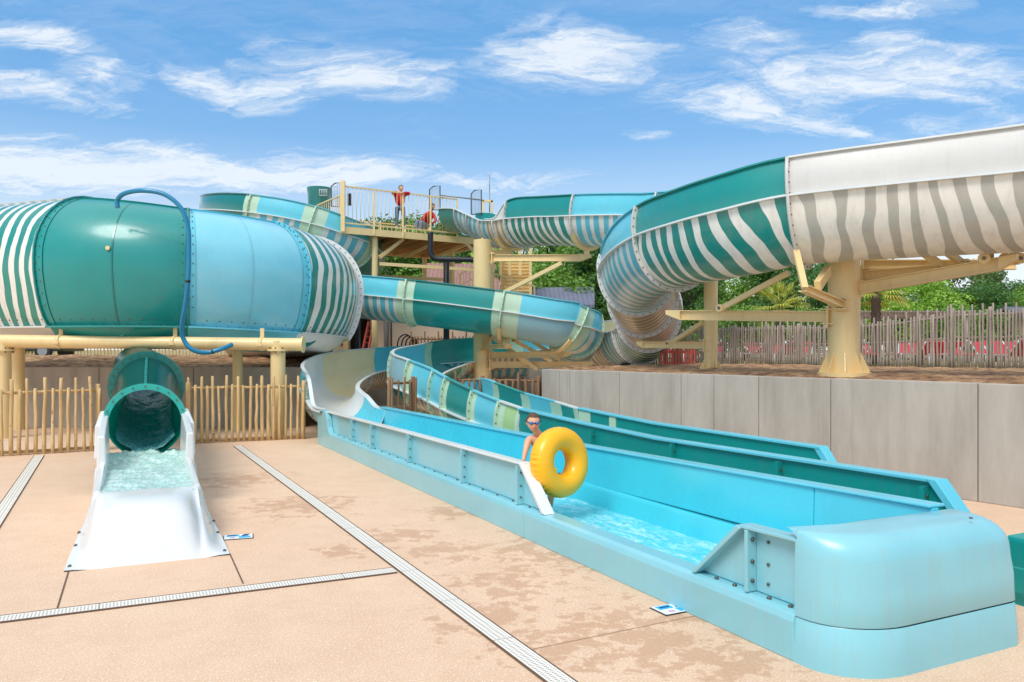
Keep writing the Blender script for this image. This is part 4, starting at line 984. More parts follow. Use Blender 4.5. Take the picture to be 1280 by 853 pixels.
# ------------------------------------------------------------------ tower
T0=Vector((-5.94,28.3,0)); td=Vector((.84,.546,0)).normalized(); tn=Vector((-td.y,td.x,0)); ZD=6.45
def TW(s,t,z): return T0+td*s+tn*t+Vector((0,0,z))
tw=thing('slide_tower','cream steel start platform on posts with railings behind the flumes','platform',tuple(TW(3,2,1.6)))
LEN=6.1; DEP=5.4
mb=MB(); 
for i in range(27):
    t=DEP*i/27; mb.prism([TW(0,t+.005,ZD-.05),TW(LEN,t+.005,ZD-.05),TW(LEN,t+DEP/27-.012,ZD-.05),TW(0,t+DEP/27-.012,ZD-.05)],(0,0,.05))
mb.build('deck_boards',plain('deck_board','d1a76a',.7),tw)
M['joist']=plain('joist_brown','b98a55',.7)
for i in range(9):
    s_=LEN*(i+.5)/9; mb=MB(); mb.beam(TW(s_,0.06,ZD-.14),TW(s_,DEP-.06,ZD-.14),.08,.17); mb.build('joist',M['joist'],tw)
for t in (0,DEP): mb=MB(); mb.beam(TW(-.05,t,ZD-.13),TW(LEN+.05,t,ZD-.13),.09,.24); mb.build('fascia_beam',M['steel'],tw)
for s_ in (0,LEN): mb=MB(); mb.beam(TW(s_,.05,ZD-.13),TW(s_,DEP-.05,ZD-.13),.09,.24); mb.build('fascia_beam',M['steel'],tw)
pp=P(468.5,437,29.2)
for x,y,r in ((pp.x,pp.y,.11),(P(565,0,33.5).x,33.5,.11),tuple(TW(.3,DEP-.3,0)[:2])+(.1,),tuple(TW(LEN-.4,DEP-.4,0)[:2])+(.1,)):
    mb=MB(); mb.tube([(x,y,ZP),(x,y,ZD-.26)],r,0,16); mb.build('post',M['steel'],tw,sharp=50)
for a,b in ((P(474,322,29.2),P(504,299,30)),(P(505,322,32.5),P(545,303,32)),(P(545,322,33),P(590,302,32)),(P(583,304,31),P(597,320,31)),(P(474,330,29.3),P(594,337.5,30.5)),(P(455,344,33),P(560,350,33))):
    mb=MB(); mb.beam(a,b,.09,.12); mb.build('brace',M['steel'],tw)
def rail(root,a,b,h,sp,bal=.011,posts=4,zb=.12,pr=.03):
    l=(b-a).length; mb=MB(); n=int(l/sp)
    for i in range(1,n): p=a.lerp(b,i/n); mb.tube([p+Vector((0,0,zb)),p+Vector((0,0,h))],bal,0,5)
    mb.build('balusters',M['steel'],root)
    for z in (zb,h): mb=MB(); mb.beam(a+Vector((0,0,z)),b+Vector((0,0,z)),.05,.05); mb.build('handrail',M['steel'],root)
    for i in range(posts): p=a.lerp(b,i/(posts-1)); mb=MB(); mb.beam(p-Vector((0,0,.2)),p+Vector((0,0,h)),.06,.06); mb.build('rail_post',M['steel'],root)
rail(tw,TW(-.02,-.03,ZD),TW(4.55,-.03,ZD),1.42,.155,posts=5)
rail(tw,TW(0.2,DEP-.05,ZD),TW(LEN,DEP-.05,ZD),1.15,.2,posts=6)
rail(tw,TW(-.02,0.3,ZD),TW(-.02,DEP-.3,ZD),1.15,.2,posts=3)
mb=MB(); mb.beam(TW(-.05,-.03,ZD-.2),TW(-.05,-.03,ZD+1.6),.14,.14); mb.build('corner_post',M['steel'],tw)
mb=MB(); mb.box(TW(.22,.05,ZD+.98),(.12,.1,.42)); mb.build('control_box',M['black'],tw)
M['meshgrey']=plain('grey_bar','9a9da0',.5,0,.3)
def gate(label,p,w,h,dx=Vector((1,0,0))):
    o=thing('gate_panel',label,'gate',tuple(p),'grey barred panels at the slide entries'); mb=MB()
    pts=[p,p+Vector((0,0,h*.86)),p+dx*w*.35+Vector((0,0,h)),p+dx*w+Vector((0,0,h*1.06)),p+dx*w+Vector((0,0,.0))]
    mb.tube(pts+[pts[0]],.022,0,8); mb.build('frame',M['black'],o); mb=MB()
    for i in range(1,7): q=p+dx*w*i/7; mb.tube([q,q+Vector((0,0,h*(.86+.2*i/7)))],.008,0,5)
    mb.build('bars',M['meshgrey'],o); return o
gate('grey barred panel left of the teal slide entry on the platform',P(537,262,30.2),.42,.88,Vector((.9,.4,0)))
gate('grey barred panel right of the slide entries beside the bar',P(589,268,30.6),.42,.92,Vector((.9,.4,0)))
gate('grey barred panel at the left end of the platform by the teal tub',P(414,258,29.5),.42,.86,Vector((.9,.4,0)))
mb=MB(); mb.tube([P(550,244,30.3),P(604,250.5,30.7)],.03,0,8); tag(mb.build('grab_bar',M['meshgrey']),'straight grey grab bar spanning above the slide entry','bar')
# second slide start, light blue
st=thing('slide_entry','light blue start section peeking out behind the first flume on the platform','water slide',tuple(P(605,270,33)))
mb=MB(); pth=Path([(P(586,0,32).x,32,7.25,0,0),(P(600,0,33).x,33,7.3,0,0),(P(625,0,34).x,34,7.15,0,0)],8); shell(mb,pth,0,2,lambda t,c: prof_lower(.6,.6)); mb.build('flume_section',[M['blue'],M['blue'],M['blue'],M['blue']],st)
mb=MB()
for u in (604,615): mb.beam(P(u,266,33.2),P(u,251,33.2),.09,.09)
mb.beam(P(603,251,33.2),P(616,252,33.2),.09,.09); mb.build('entry_frame',M['steel'],st)
# teal tub
tb=thing('start_tub','dark teal round start tub with small white grille at platform left end','tub',tuple(P(399,262,30.5)))
c=P(399,262,31); mb=MB(); rows=[]
for z,r in ((-.6,.42),(.55,.43),(.78,.47),(.82,.47),(.82,.43),(-.2,.40)): rows.append([Vector((c.x+r*math.cos(2*math.pi*k/28),c.y+r*math.sin(2*math.pi*k/28),c.z+z)) for k in range(29)])
mb.grid(rows); mb.build('tub_wall',M['teal_dark'],tb,sharp=40)
mb=MB()
for i in range(5): x=c.x+.12+i*.07; mb.tube([(x,c.y-.46,c.z+.45),(x,c.y-.46,c.z+.68)],.012,0,5)
for z in (.45,.68): mb.tube([(c.x+.1,c.y-.46,c.z+z),(c.x+.42,c.y-.46,c.z+z)],.012,0,5)
mb.build('grille',M['edge'],tb)
# stair behind the tall column
st=thing('metal_stair','cream metal stair flight with closed risers right of tall column','stairs',tuple(P(645,360,34)))
for i in range(9):
    a=P(627,0,33.6+.22*i); b=P(662,0,33.6+.22*i); z=4.55+.17*i; mb=MB(); mb.prism([Vector((a.x,a.y-.07,z-.02)),Vector((b.x,a.y-.07,z-.02)),Vector((b.x,a.y+.26,z)),Vector((a.x,a.y+.26,z))],(0,0,.05)); mb.prism([Vector((a.x,a.y,z-.16)),Vector((b.x,a.y,z-.16)),Vector((b.x,a.y+.02,z-.16)),Vector((a.x,a.y+.02,z-.16))],(0,0,.16)); mb.build('step',M['steel'],st)
for u in (616,625.5,663,650,637): 
    p=P(u,0,33.4 if u>620 else 32.8); mb=MB(); mb.beam((p.x,p.y,ZP if u in(616,663) else 5.2),(p.x,p.y,6.9 if u in (650,637,663) else 6.4),.12,.12); mb.build('post',M['steel'],st)
for u in (626,663): mb=MB(); mb.beam(P(u,360,33.4),P(u,310,35.6),.06,.3); mb.build('stringer',M['steel'],st)
rail(st,P(613,372,32),P(668,390,31),1.0,.17,posts=3); rail(st,P(575,362,32),P(592,352,32.5),.6,.2,posts=2)
# black water pipe
pts=[P(538,290,28.6),P(538,306,28.6),P(538,315,28.6),P(541,321.5,28.6),P(548,324,28.6),P(570,324.5,28.6),P(596,325,28.6)]
pi_=thing('water_pipe','black water pipe bending down below the teal slide entry','pipe',tuple(pts[0]))
mb=MB(); mb.tube([crom([tuple(p) for p in pts],i*6/30) for i in range(31)],.1,0,12); mb.build('bent_pipe',M['black'],pi_)
mb=MB(); mb.tube([P(558,326,29.2),P(558,455,29.2)],.11,0,12); mb.build('riser_pipe',M['black'],pi_)

# ------------------------------------------------------------------ buildings
def building(name,label,x0,x1,y0,y1,z0,z1,mat,roof=None):
    o=thing(name,label,'building',(x0,y0,z0)); mb=MB(); mb.box(((x0+x1)/2,(y0+y1)/2,(z0+z1)/2),(x1-x0,y1-y0,z1-z0)); mb.build('wall',mat,o); return o
M['render_wall']=plain('beige_render','dcc0a4',.85,0,0,.06)
y=31.0; X=lambda u,D=y:(u-640)/FX*D
bd=building('pump_house','low beige building with dark open doorway below the middle flume','',0,0,0,0,0,M['render_wall']) if False else thing('pump_house','low beige building with dark open doorway below the middle flume','building',(X(470),y,ZP))
mb=MB()
for u0,u1 in ((403,437),(463,480),(480,612)): mb.box(((X(u0)+X(u1))/2,y+.1,ZP+1.15),(X(u1)-X(u0)-.004,.2,2.3))
mb.box(((X(403)+X(612))/2,y+4,ZP+1.15),(X(612)-X(403),.2,2.3)); mb.box((X(403)+.1,y+2.05,ZP+1.15),(.2,3.68,2.3)); mb.box((X(612)-.1,y+2.05,ZP+1.15),(.2,3.68,2.3))
mb.build('wall',M['render_wall'],bd)
mb=MB(); mb.box(((X(403)+X(612))/2,y+2,ZP+2.38),(X(612)-X(403)+.3,4.5,.14)); mb.build('roof',M['steel'],bd)
mb=MB(); mb.box((X(443.5),y+.6,ZP+1.1),(.25,.05,2.1)); mb.box((X(449),y+.12,ZP+1.1),(.06,.06,2.2)); mb.build('door_leaf',plain('door_grey','4c4a55',.5),bd)
mb=MB(); mb.box((X(433),y-.06,ZP+1.15),(.2,.12,2.3)); mb.build('pilaster',M['steel'],bd)
mb=MB(); mb.tube([(X(483),y-.06,ZP),(X(483),y-.06,ZP+2.3)],.09,0,10); mb.build('drainpipe',plain('pipe_grey','8a8580',.5),bd)
mb=MB(); mb.tube([(X(489),y-.04,ZP),(X(489),y-.04,ZP+2.3)],.025,0,8); mb.build('cable',M['black'],bd)
sg=thing('warning_sign','small red warning signs on the beige wall beside the big tube','sign',(X(425),y-.02,ZP+1)); cx_,cz=X(425.2),HC+(437-413)/FX*y
mb=MB(); mb.prism([(cx_-.14,y-.03,cz+.03),(cx_,y-.03,cz-.24),(cx_+.14,y-.03,cz+.03),(cx_,y-.03,cz+.28)],(0,.02,0)); mb.build('arrow_sign',M['redfab'],sg)
mb=MB(); mb.box((cx_,y-.02,cz-.45),(.28,.02,.3)); mb.build('cross_sign',M['redfab'],sg)
mb=MB(); mb.box((cx_,y-.035,cz-.45),(.14,.006,.05)); mb.box((cx_,y-.0385,cz-.45),(.05,.006,.14)); mb.box((cx_,y-.035,cz+.02),(.12,.006,.09)); mb.build('white_mark',M['white'],sg)
lad=thing('ladder','orange red ladder leaning beside the dark doorway of the beige building','ladder',tuple(P(455,445,30.2)))
for k in (0,1): mb=MB(); mb.beam(P(452+k*7,446,30.5),P(461+k*6.5,402,30.9),.05,.09); mb.build('side_rail',M['red'],lad)
for i in range(6): mb=MB(); f=i/6+.06; mb.beam(P(452,446,30.5).lerp(P(461,402,30.9),f),P(459,446,30.5).lerp(P(467.5,402,30.9),f),.03,.03); mb.build('rung',M['red'],lad)
mb=MB(); c=P(507,432,30.7)
for j in range(4): mb.tube([c+Vector(((.3-.05*j)*math.cos(k*.35)+.1*j,.05*j-.1,(.42-.05*j)*math.sin(k*.35))) for k in range(19)],.03,0,6)
tag(mb.build('hose_coil',M['black']),'coil of black hose hanging in front of the beige building','hose')
def gable(name,label,cx,cy,w,d,zw,zr,wallm,roofm,ang=0,z0=ZP):
    o=thing(name,label,'house',(cx,cy,z0)); ca_,sa=math.cos(ang),math.sin(ang)
    def q(x,y_,z): return Vector((cx+x*ca_-y_*sa,cy+x*sa+y_*ca_,z))
    mb=MB(); mb.hexa([q(-w/2,-d/2,z0),q(w/2,-d/2,z0),q(w/2,d/2,z0),q(-w/2,d/2,z0),q(-w/2,-d/2,zw),q(w/2,-d/2,zw),q(w/2,d/2,zw),q(-w/2,d/2,zw)]); mb.prism([q(-w/2+.02,-d/2,zw+.01),q(-w/2+.02,d/2,zw+.01),q(-w/2+.02,0,zr-.1)],q(w/2-.04,0,0)-q(-w/2,0,0)); mb.build('wall',wallm,o)
    mb=MB()
    for s in (-1,1):
        a=q(-w/2-.3,s*(d/2+.4),zw-.15);b=q(w/2+.3,s*(d/2+.4),zw-.15);c=q(w/2+.3,0,zr);e=q(-w/2-.3,0,zr); mb.hexa([a,b,c,e]+[p+Vector((0,0,.14)) for p in (a,b,c,e)])
    mb.build('roof',roofm,o); return o
def tile_material(name,c1,c2):
    m,nt,b=newmat(name); co=objco(nt); w=N(nt,'ShaderNodeTexWave'); w.inputs['Scale'].default_value=1.6; w.inputs['Distortion'].default_value=.4; w.bands_direction='X'; L(nt,co,w.inputs['Vector'])
    c=mix(nt,noise_(nt,co,4,4,.7),rgb(c1),rgb(c2)); c=mix(nt,math_(nt,'MULTIPLY',w.outputs['Fac'],.35),c,dim(rgb(c1),.5)); L(nt,c,b.inputs['Base Color']); b.inputs['Roughness'].default_value=.8; return m
gable('house','house with brown purple tiled roof behind the platform posts',P(576,0,40).x,40,2.9,4,4.9,6.25,M['render_wall'],tile_material('brown_tiles','8a5f58','b08a80'),.15)
gable('house','house with slate grey roof low behind the middle flume',P(690,0,36).x,36,3.2,3.5,4.0,4.75,M['render_wall'],tile_material('slate_tiles','5d6378','7f8496'),-.1)
gable('cabin','cabin with dark grey roof at right edge beyond the stake fence',P(1345,0,33).x,34,5,5,2.75,3.75,M['render_wall'],tile_material('grey_tiles','5b5d66','777a84'),.2)
# pergola
pg=thing('pergola','long wooden pergola with reed slat roof behind the right fence','pergola',tuple(P(1130,400,30))); x0,x1=P(1058,0,31).x,P(1192,0,31).x
for i in range(38):
    x=x0+(x1-x0)*i/37; mb=MB() if i==0 else mb; mb.beam((x-.1,29.6,3.5+.004*(i%3)),(x+.15,32.4,3.52+.004*(i%3)),.05,.06)
mb.build('roof_slats',M['wood_grey'],pg)
for y_ in (29.9,32.1): mb=MB(); mb.beam((x0-.2,y_,3.39),(x1+.2,y_,3.39),.1,.14); mb.build('beam',M['wood_grey'],pg)
for x in (x0+.1,(x0+x1)/2,x1-.1):
    for y_ in (29.9,32.1): mb=MB(); mb.tube([(x,y_,ZP-.05),(x,y_,3.32)],.07,0,8); mb.build('post',M['wood_grey'],pg)
# dark car far left
def car(label,x,y_,z0):
    o=thing('parked_car',label,'car',(x,y_,z0)); prof=[(-2.1,.3),(-2.1,.75),(-1.9,.92),(-1.1,.98),(-.55,1.42),(.9,1.45),(1.6,1.0),(2.05,.92),(2.12,.6),(2.1,.3)]
    mb=MB(); mb.prism([(x+a,y_-.85,z0+b) for a,b in prof],(0,1.7,0)); mb.build('body',plain('black_car_paint','15171c',.25,.8),o,bevel=.05)
    mb=MB(); mb.prism([(x+a,y_-.86,z0+b) for a,b in ((-.95,1.0),(-.5,1.36),(.8,1.38),(1.3,1.02))],(0,1.72,0)); mb.build('window',plain('car_glass','2c3a44',.08,.5),o)
    for a in (-1.35,1.35):
        for s in (-1,1):
            mb=MB(); mb.tube([(x+a,y_+s*.7,z0+.32),(x+a,y_+s*.9,z0+.32)],.32,0,20); w=mb.build('wheel',M['black'],o)
            mb=MB(); mb.tube([(x+a,y_+s*.895,z0+.32),(x+a,y_+s*.91,z0+.32)],.2,0,16); mb.build('rim',M['meshgrey'],w)
car('black parked car half hidden behind the soil mound at far left',P(28,0,33).x,33,ZP+.1)

# ------------------------------------------------------------------ red loungers behind the right fence
def lounger():
    o=thing('sun_lounger','red fabric sun lounger seen through the gaps of the grey stake fence','sun lounger',(0,0,0),'red sun loungers beyond the fence')
    mb=MB(); mb.hexa([(-.3,-.6,.32),(.3,-.6,.32),(.3,.55,.30),(-.3,.55,.30),(-.3,-.6,.36),(.3,-.6,.36),(.3,.55,.34),(-.3,.55,.34)]); mb.build('seat',M['redfab'],o)
    mb=MB(); mb.hexa([(-.3,.55,.33),(.3,.55,.33),(.3,.6,.31),(-.3,.6,.31),(-.3,.95,.72),(.3,.95,.72),(.3,1.0,.70),(-.3,1.0,.70)]); mb.build('backrest',M['redfab'],o)
    for x in (-.33,.33):
        for y_ in (-.5,.5): mb=MB(); mb.tube([(x,y_,0),(x,y_,.34)],.02,0,6); mb.build('leg',M['edge'],o)
        mb=MB(); mb.tube([(x,-.62,.34),(x,.56,.33),(x,1.0,.75)],.022,0,6); mb.build('side_frame',M['edge'],o)
    return o
lg=lounger(); first=True; rnd=random.Random(5)
for (u0,u1,D,k) in ((830,1010,28.5,5),(925,1050,26,3),(1075,1200,24.5,5),(1065,1180,28,4),(1200,1340,22.6,4),(1185,1340,26,4),(1225,1300,20.6,2)):
    for i in range(k):
        o=lg if first else copy_tree(lg); first=False
        u=u0+(u1-u0)*(i+rnd.uniform(.1,.9))/k; o.location=(P(u,0,D).x,D+rnd.uniform(-.6,.6),ZP); o.rotation_euler=(0,0,rnd.uniform(-.5,.9)+math.pi*(rnd.random()<.35)); o.scale=(1,1,1)

# ------------------------------------------------------------------ trees
def leaf_material(name,c1,c2,c3):
    m,nt,b=newmat(name); co=objco(nt); n=noise_(nt,co,1.1,3,.6); n2=noise_(nt,co,9,2,.6)
    c=mix(nt,ramp(nt,n,[(.35,0.0),(.65,1.0)]),rgb(c1),rgb(c2)); c=mix(nt,ramp(nt,n2,[(.45,0.0),(.7,1.0)]),c,rgb(c3)); L(nt,c,b.inputs['Base Color']); b.inputs['Roughness'].default_value=.5
    tr_=N(nt,'ShaderNodeBsdfTranslucent'); L(nt,mix(nt,.3,c,rgb('b5d040')),tr_.inputs[0]); ms=N(nt,'ShaderNodeMixShader'); ms.inputs[0].default_value=.28
    out=nt.nodes['Material Output']; L(nt,b.outputs[0],ms.inputs[1]); L(nt,tr_.outputs[0],ms.inputs[2]); L(nt,ms.outputs[0],out.inputs[0]); return m
LM=[leaf_material('leaf_mid','4c7d2c','6f9f3a','9cbf55'),leaf_material('leaf_dark','2c5a26','437534','6b9646'),leaf_material('leaf_bright','7aad33','9ac444','bdd968'),leaf_material('leaf_olive','4b6a3a','6a8450','8fa36c')]
bark=wood_material('bark','4f4236','7b6a58')
def leaves(mb,c,rad,n,sz,rnd,sq=.85):
    for _ in range(n):
        d=Vector((rnd.gauss(0,1),rnd.gauss(0,1),rnd.gauss(0,1))).normalized(); rr=rad*(rnd.random()**.35)*rnd.uniform(.8,1.08)
        p=c+Vector((d.x*rr,d.y*rr,d.z*rr*sq)); nrm=(d+Vector((rnd.gauss(0,.6),rnd.gauss(0,.6),rnd.gauss(0,.6)+.35))).normalized()
        a=nrm.cross(Vector((rnd.gauss(0,1),rnd.gauss(0,1),rnd.gauss(0,1)))).normalized(); b=nrm.cross(a); s=sz*rnd.uniform(.6,1.25)
        mb.face(mb.add([p-a*s*.5,p+b*s*.32-a*s*.05,p+a*s*.55,p-b*s*.32+a*s*.02]),0)
def tree(seed,h,cr,mat,sz=.2,n=9000,trunk=.16):
    rnd=random.Random(seed); o=thing('tree','x','tree',(0,0,0),'trees beyond the slides'); mb=MB(); base=h*.32
    pts=[Vector((rnd.uniform(-.1,.1)*k,rnd.uniform(-.1,.1)*k,h*.8*k/6)) for k in range(7)]; mb.tube(pts,[trunk*(1-.12*k) for k in range(7)],0,8)
    cl=[]
    nb=34
    for i in range(nb):
        a=rnd.uniform(0,6.283); f=rnd.random(); z=base+(h-base)*f; w=cr*math.sin(math.pi*(.12+.80*f))**.65*rnd.uniform(.35,1.0)
        c=Vector((w*math.cos(a),w*math.sin(a),z)); cl.append((c,cr*rnd.uniform(.22,.42)))
        if i%3==0: mb.tube([pts[3],pts[3].lerp(c,.5)+Vector((0,0,.2)),c],[trunk*.4,trunk*.25,.02],0,5)
    mb.build('trunk',bark,o)
    mb=MB(); tot=sum(r*r for _,r in cl)
    for c,r in cl: leaves(mb,c,r,int(n*r*r/tot),sz,rnd)
    me=mb.build('crown',LM[mat],o,fixn=False); return o
protos=[tree(1,6,2.6,0,.2,9500),tree(2,6.5,2.6,1,.2,9500),tree(3,5.5,2.7,2,.2,9000),tree(4,6,2.4,3,.22,6500),tree(5,5.2,2.9,1,.19,9500),tree(6,3.0,2.0,0,.16,6000,.08)]
used=[False]*6; cnt={}
kinds=['mid green broadleaf tree','dark green dense tree','bright yellow green tree','airy grey green tree','dark rounded broadleaf tree','low bushy green tree']
# u, top row, distance, proto, place words
TL=[(448,322,44,1,'under the platform left end'),(475,272,47,4,'behind the left railing'),(505,268,50,1,'behind the standing adult'),(532,262,46,0,'behind the platform right end'),(560,258,52,3,'rising behind the slide entries'),(590,285,47,1,'behind the tall column top'),
(622,262,50,0,'just right of the tall column'),(655,268,44,2,'below the upper flume start'),(690,290,40,0,'below the upper teal wall'),(722,282,45,4,'below the upper blue wall'),(752,300,38,1,'left of the curling flume'),(700,330,37,5,'low beside the slate roof'),
(790,300,46,0,'hidden mostly by the large flume'),(830,312,44,4,'behind the zebra underside'),(868,322,40,1,'behind the thin column'),(905,330,45,0,'right of the thin column'),(935,322,50,2,'behind the slanted brace'),(970,318,44,1,'behind the small palm'),(1010,326,42,4,'between palm and thick column'),(1045,322,46,1,'behind the thick column'),
(1088,312,46,0,'right of the thick column'),(1120,345,39,2,'above the pergola, brightest of all'),(1150,340,42,2,'above the pergola right half'),(1180,350,47,1,'right of the bright pair'),(1215,318,56,3,'tall thin one far right'),(1222,352,42,4,'behind the pergola end'),(1258,345,46,1,'near the right edge'),(1290,350,42,0,'cut by the right edge'),(1325,340,46,4,'beyond the right edge'),
(1190,372,36,5,'low in front of the dark ones'),(1240,378,34,5,'low beside the cabin roof'),(930,372,36,5,'low left of the palm'),(1010,375,36,5,'low right of the palm'),(1130,378,40,5,'low behind the pergola'),
(395,412,38,5,'seen through the brown gate'),(868,378,34,5,'low behind the thin column'),(40,405,48,5,'far behind the black car'),(640,330,40,1,'behind the stair')]
ph=[6*1.12,6.5*1.1,5.5*1.12,6*1.1,5.2*1.15,3.0*1.25]
rnd=random.Random(9)
for u,v,D,k,w in TL:
    o=protos[k] if not used[k] else copy_tree(protos[k]); used[k]=True
    top=HC+(HV-v)/FX*D; s=(top-ZP)/ph[k]; o.location=(P(u,0,D).x,D,ZP-.05); sxy=max(s*.8,min(s*1.1,1.25)) ; o.scale=(sxy,sxy,s); o.rotation_euler=(0,0,rnd.uniform(0,6.28))
    tag(o,(kinds[k]+' '+w),'tree','trees beyond the slides')
# palms
M['palm']=leaf_material('palm_leaf','a3b040','c6c858','e0d878')
def palm(label,x,y_,h,cr,seed,tr):
    o=thing('palm_tree',label,'palm',(x,y_,ZP)); rnd=random.Random(seed); z=ZP
    mb=MB(); pts=[];rs=[]
    for k in range(22): pts.append((x,y_,z+h*k/21)); rs.append(tr*(1.15 if k%2 else .95))
    mb.tube(pts,rs,0,10); mb.build('trunk',bark,o)
    mb=MB(); c=Vector((x,y_,z+h))
    for i in range(34):
        az=rnd.uniform(0,6.283); el=rnd.uniform(-.5,1.35); d=Vector((math.cos(az)*math.cos(el),math.sin(az)*math.cos(el),math.sin(el))); l=cr*rnd.uniform(.45,.6)
        hub=c+d*l; mb.tube([c,c+d*l*.5+Vector((0,0,.03)),hub],.012,0,4)
        side=d.cross(Vector((0,0,1))).normalized()
        for j in range(13):
            a=R(-75+150*j/12); dd_=(d*math.cos(a)+side*math.sin(a)).normalized(); ll=cr*.52*(1-.25*abs(a)/1.3); tip=hub+dd_*ll+Vector((0,0,-ll*.28)); mid=hub+dd_*ll*.55+Vector((0,0,.01)); wv=dd_.cross(Vector((0,0,1))).normalized()*.022
            mb.face(mb.add([hub-wv*.4,mid-wv,tip,mid+wv,hub+wv*.4]),0)
    mb.build('crown',M['palm'],o,fixn=False); return o
palm('small fan palm with yellow green crown below the long slanted brace',P(974,0,32).x,32,2.1,1.35,3,.13)
palm('fan palm with brown trunk standing in front of the pergola',P(1095,0,25.5).x,25.5,2.25,1.15,4,.14)
# antenna
an=mb=MB(); mb.tube([P(612,240,40),P(612,218,40)],.02,0,5); mb.tube([P(612,266,40),P(612,240,40)],.03,0,5); tag(mb.build('antenna',M['meshgrey']),'thin grey mast standing behind the slide entries','antenna')

# ------------------------------------------------------------------ people
def skin_mat(name,c):
    m,nt,b=newmat(name); co=objco(nt); n=noise_(nt,co,14,4,.6); L(nt,mix(nt,n,dim(rgb(c),.86),dim(rgb(c),1.1)),b.inputs['Base Color']); b.inputs['Roughness'].default_value=.38
    b.inputs['Subsurface Weight'].default_value=.12; b.inputs['Subsurface Radius'].default_value=(.02,.008,.005); return m
M['skin']=skin_mat('warm_skin','e6ad8a'); M['hairb']=plain('brown_hair','5b4330',.7,0,0,.3,60); M['hairg']=plain('grey_hair','6a5d52',.8)  # one warm skin tone with random mottling
def skinned(name,J,E,mat,parent,root,lv=2,shape=None):
    names=list(J); names.remove(root); names=[root]+names; ix={k:i for i,k in enumerate(names)}
    me=bpy.data.meshes.new(name); me.from_pydata([tuple(J[k][0]) for k in names],[(ix[a],ix[b]) for a,b in E],[])
    o=bpy.data.objects.new(name,me); COL.objects.link(o)
    o.modifiers.new('skin','SKIN'); 
    if not me.skin_vertices: me.attributes
    sv=me.skin_vertices[0].data if me.skin_vertices else None
    if sv is None:
        bpy.context.view_layer.objects.active=o
        bpy.ops.mesh.customdata_skin_add(); sv=me.skin_vertices[0].data
    for k in names:
        r=J[k][1]; sv[ix[k]].radius=(r,r) if not isinstance(r,tuple) else r
    sv[0].use_root=True
    o.modifiers[0].use_smooth_shade=True
    ss=o.modifiers.new('sub','SUBSURF'); ss.levels=lv; ss.render_levels=lv
    dg=bpy.context.evaluated_depsgraph_get(); dg.update(); m2=bpy.data.meshes.new_from_object(o.evaluated_get(dg)); o.modifiers.clear(); o.data=m2
    m2.materials.clear(); m2.materials.append(mat); m2.polygons.foreach_set('use_smooth',[True]*len(m2.polygons))
    if shape: 
        for v in m2.vertices: v.co=shape(v.co)
    if parent is not None: o.parent=parent; o.matrix_parent_inverse=parent.matrix_basis.inverted()
    return o
def head_parts(o,c,r,fwd,hairm,goggles=False,skin='skin'):
    """face details on an existing head ball; c centre, r half head height, fwd facing direction"""
    fwd=Vector(fwd).normalized(); rt=fwd.cross(Vector((0,0,1))).normalized(); up=rt.cross(fwd)
    def H(x,y_,z): return c+rt*x*r+fwd*y_*r+up*z*r
    return H,rt,fwd,up
def headmesh(c,r,fwd):
    mb=MB(); fwd=Vector(fwd).normalized(); rt=fwd.cross(Vector((0,0,1))).normalized(); up=rt.cross(fwd); rows=[]
    nu,nv=28,20
    for j in range(nv+1):
        th=math.pi*j/nv; row=[]
        for i in range(nu+1):
            ph_=2*math.pi*i/nu; x=math.sin(th)*math.sin(ph_); y_=math.sin(th)*math.cos(ph_); z=math.cos(th)
            w=.74*(1 if z>-.1 else 1-.38*min(1,(-.1-z)/.9)); d=.86
            X_=x*w; Y_=y_*d; Z=z
            if z<-.2 and y_>0: Y_+=.05
            if y_<0 and z<-.3: Y_*=.75
            # nose, brow, mouth, eye sockets
            if y_>.5:
                Y_+=.17*math.exp(-((x/.16)**2+((z+.18)/.17)**2)); Y_+=.05*math.exp(-((x/.5)**2+((z-.22)/.10)**2))
                Y_-=.07*math.exp(-(((abs(x)-.34)/.16)**2+((z-.02)/.11)**2)); Y_+=.05*math.exp(-((x/.26)**2+((z+.46)/.06)**2)); Y_-=.03*math.exp(-((x/.26)**2+((z+.52)/.03)**2)); Y_+=.06*math.exp(-((x/.25)**2+((z+.78)/.14)**2))
            row.append(c+rt*X_*r+fwd*Y_*r+up*Z*r)
        rows.append(row)
    mb.grid(rows)
    for s in (-1,1): mb.ball(c+rt*s*.72*r-up*.05*r-fwd*.05*r,.17*r,0,8,8,(.5,.8,1.3))
    return mb,rt,up,fwd
def join_into(o,mb,mat):
    t=mb.build('tmp',mat); bm=bmesh.new(); bm.from_mesh(o.data); bm.from_mesh(t.data); bm.to_mesh(o.data); bm.free(); d=t.data; bpy.data.objects.remove(t); bpy.data.meshes.remove(d)
    o.data.polygons.foreach_set('use_smooth',[True]*len(o.data.polygons))
def hairmesh(c,r,fwd,lim=.1,th=1.06):
    mb=MB(); rt=fwd.cross(Vector((0,0,1))).normalized(); up=rt.cross(fwd); rows=[]
    for j in range(13):
        row=[]
        for i in range(29):
            ph_=2*math.pi*i/28; cy_=math.cos(ph_); low=(.62 if cy_>.55 else (.62+(cy_-.55)*1.05)) # hairline height
            low=max(-.35,low) if cy_<.55 else low
            thm=math.acos(max(-1,min(1,low))); t_=thm*j/12; rr_=th*(1+.03*mnoise.noise(Vector((i*.7,j*.9,2))))
            x=math.sin(t_)*math.sin(ph_)*.74; y_=math.sin(t_)*cy_*.86; z=math.cos(t_)
            if cy_<0: y_*=1.02
            row.append(c+(rt*x+fwd*y_+up*z)*r*rr_)
        rows.append(row)
    mb.grid(rows); return mb
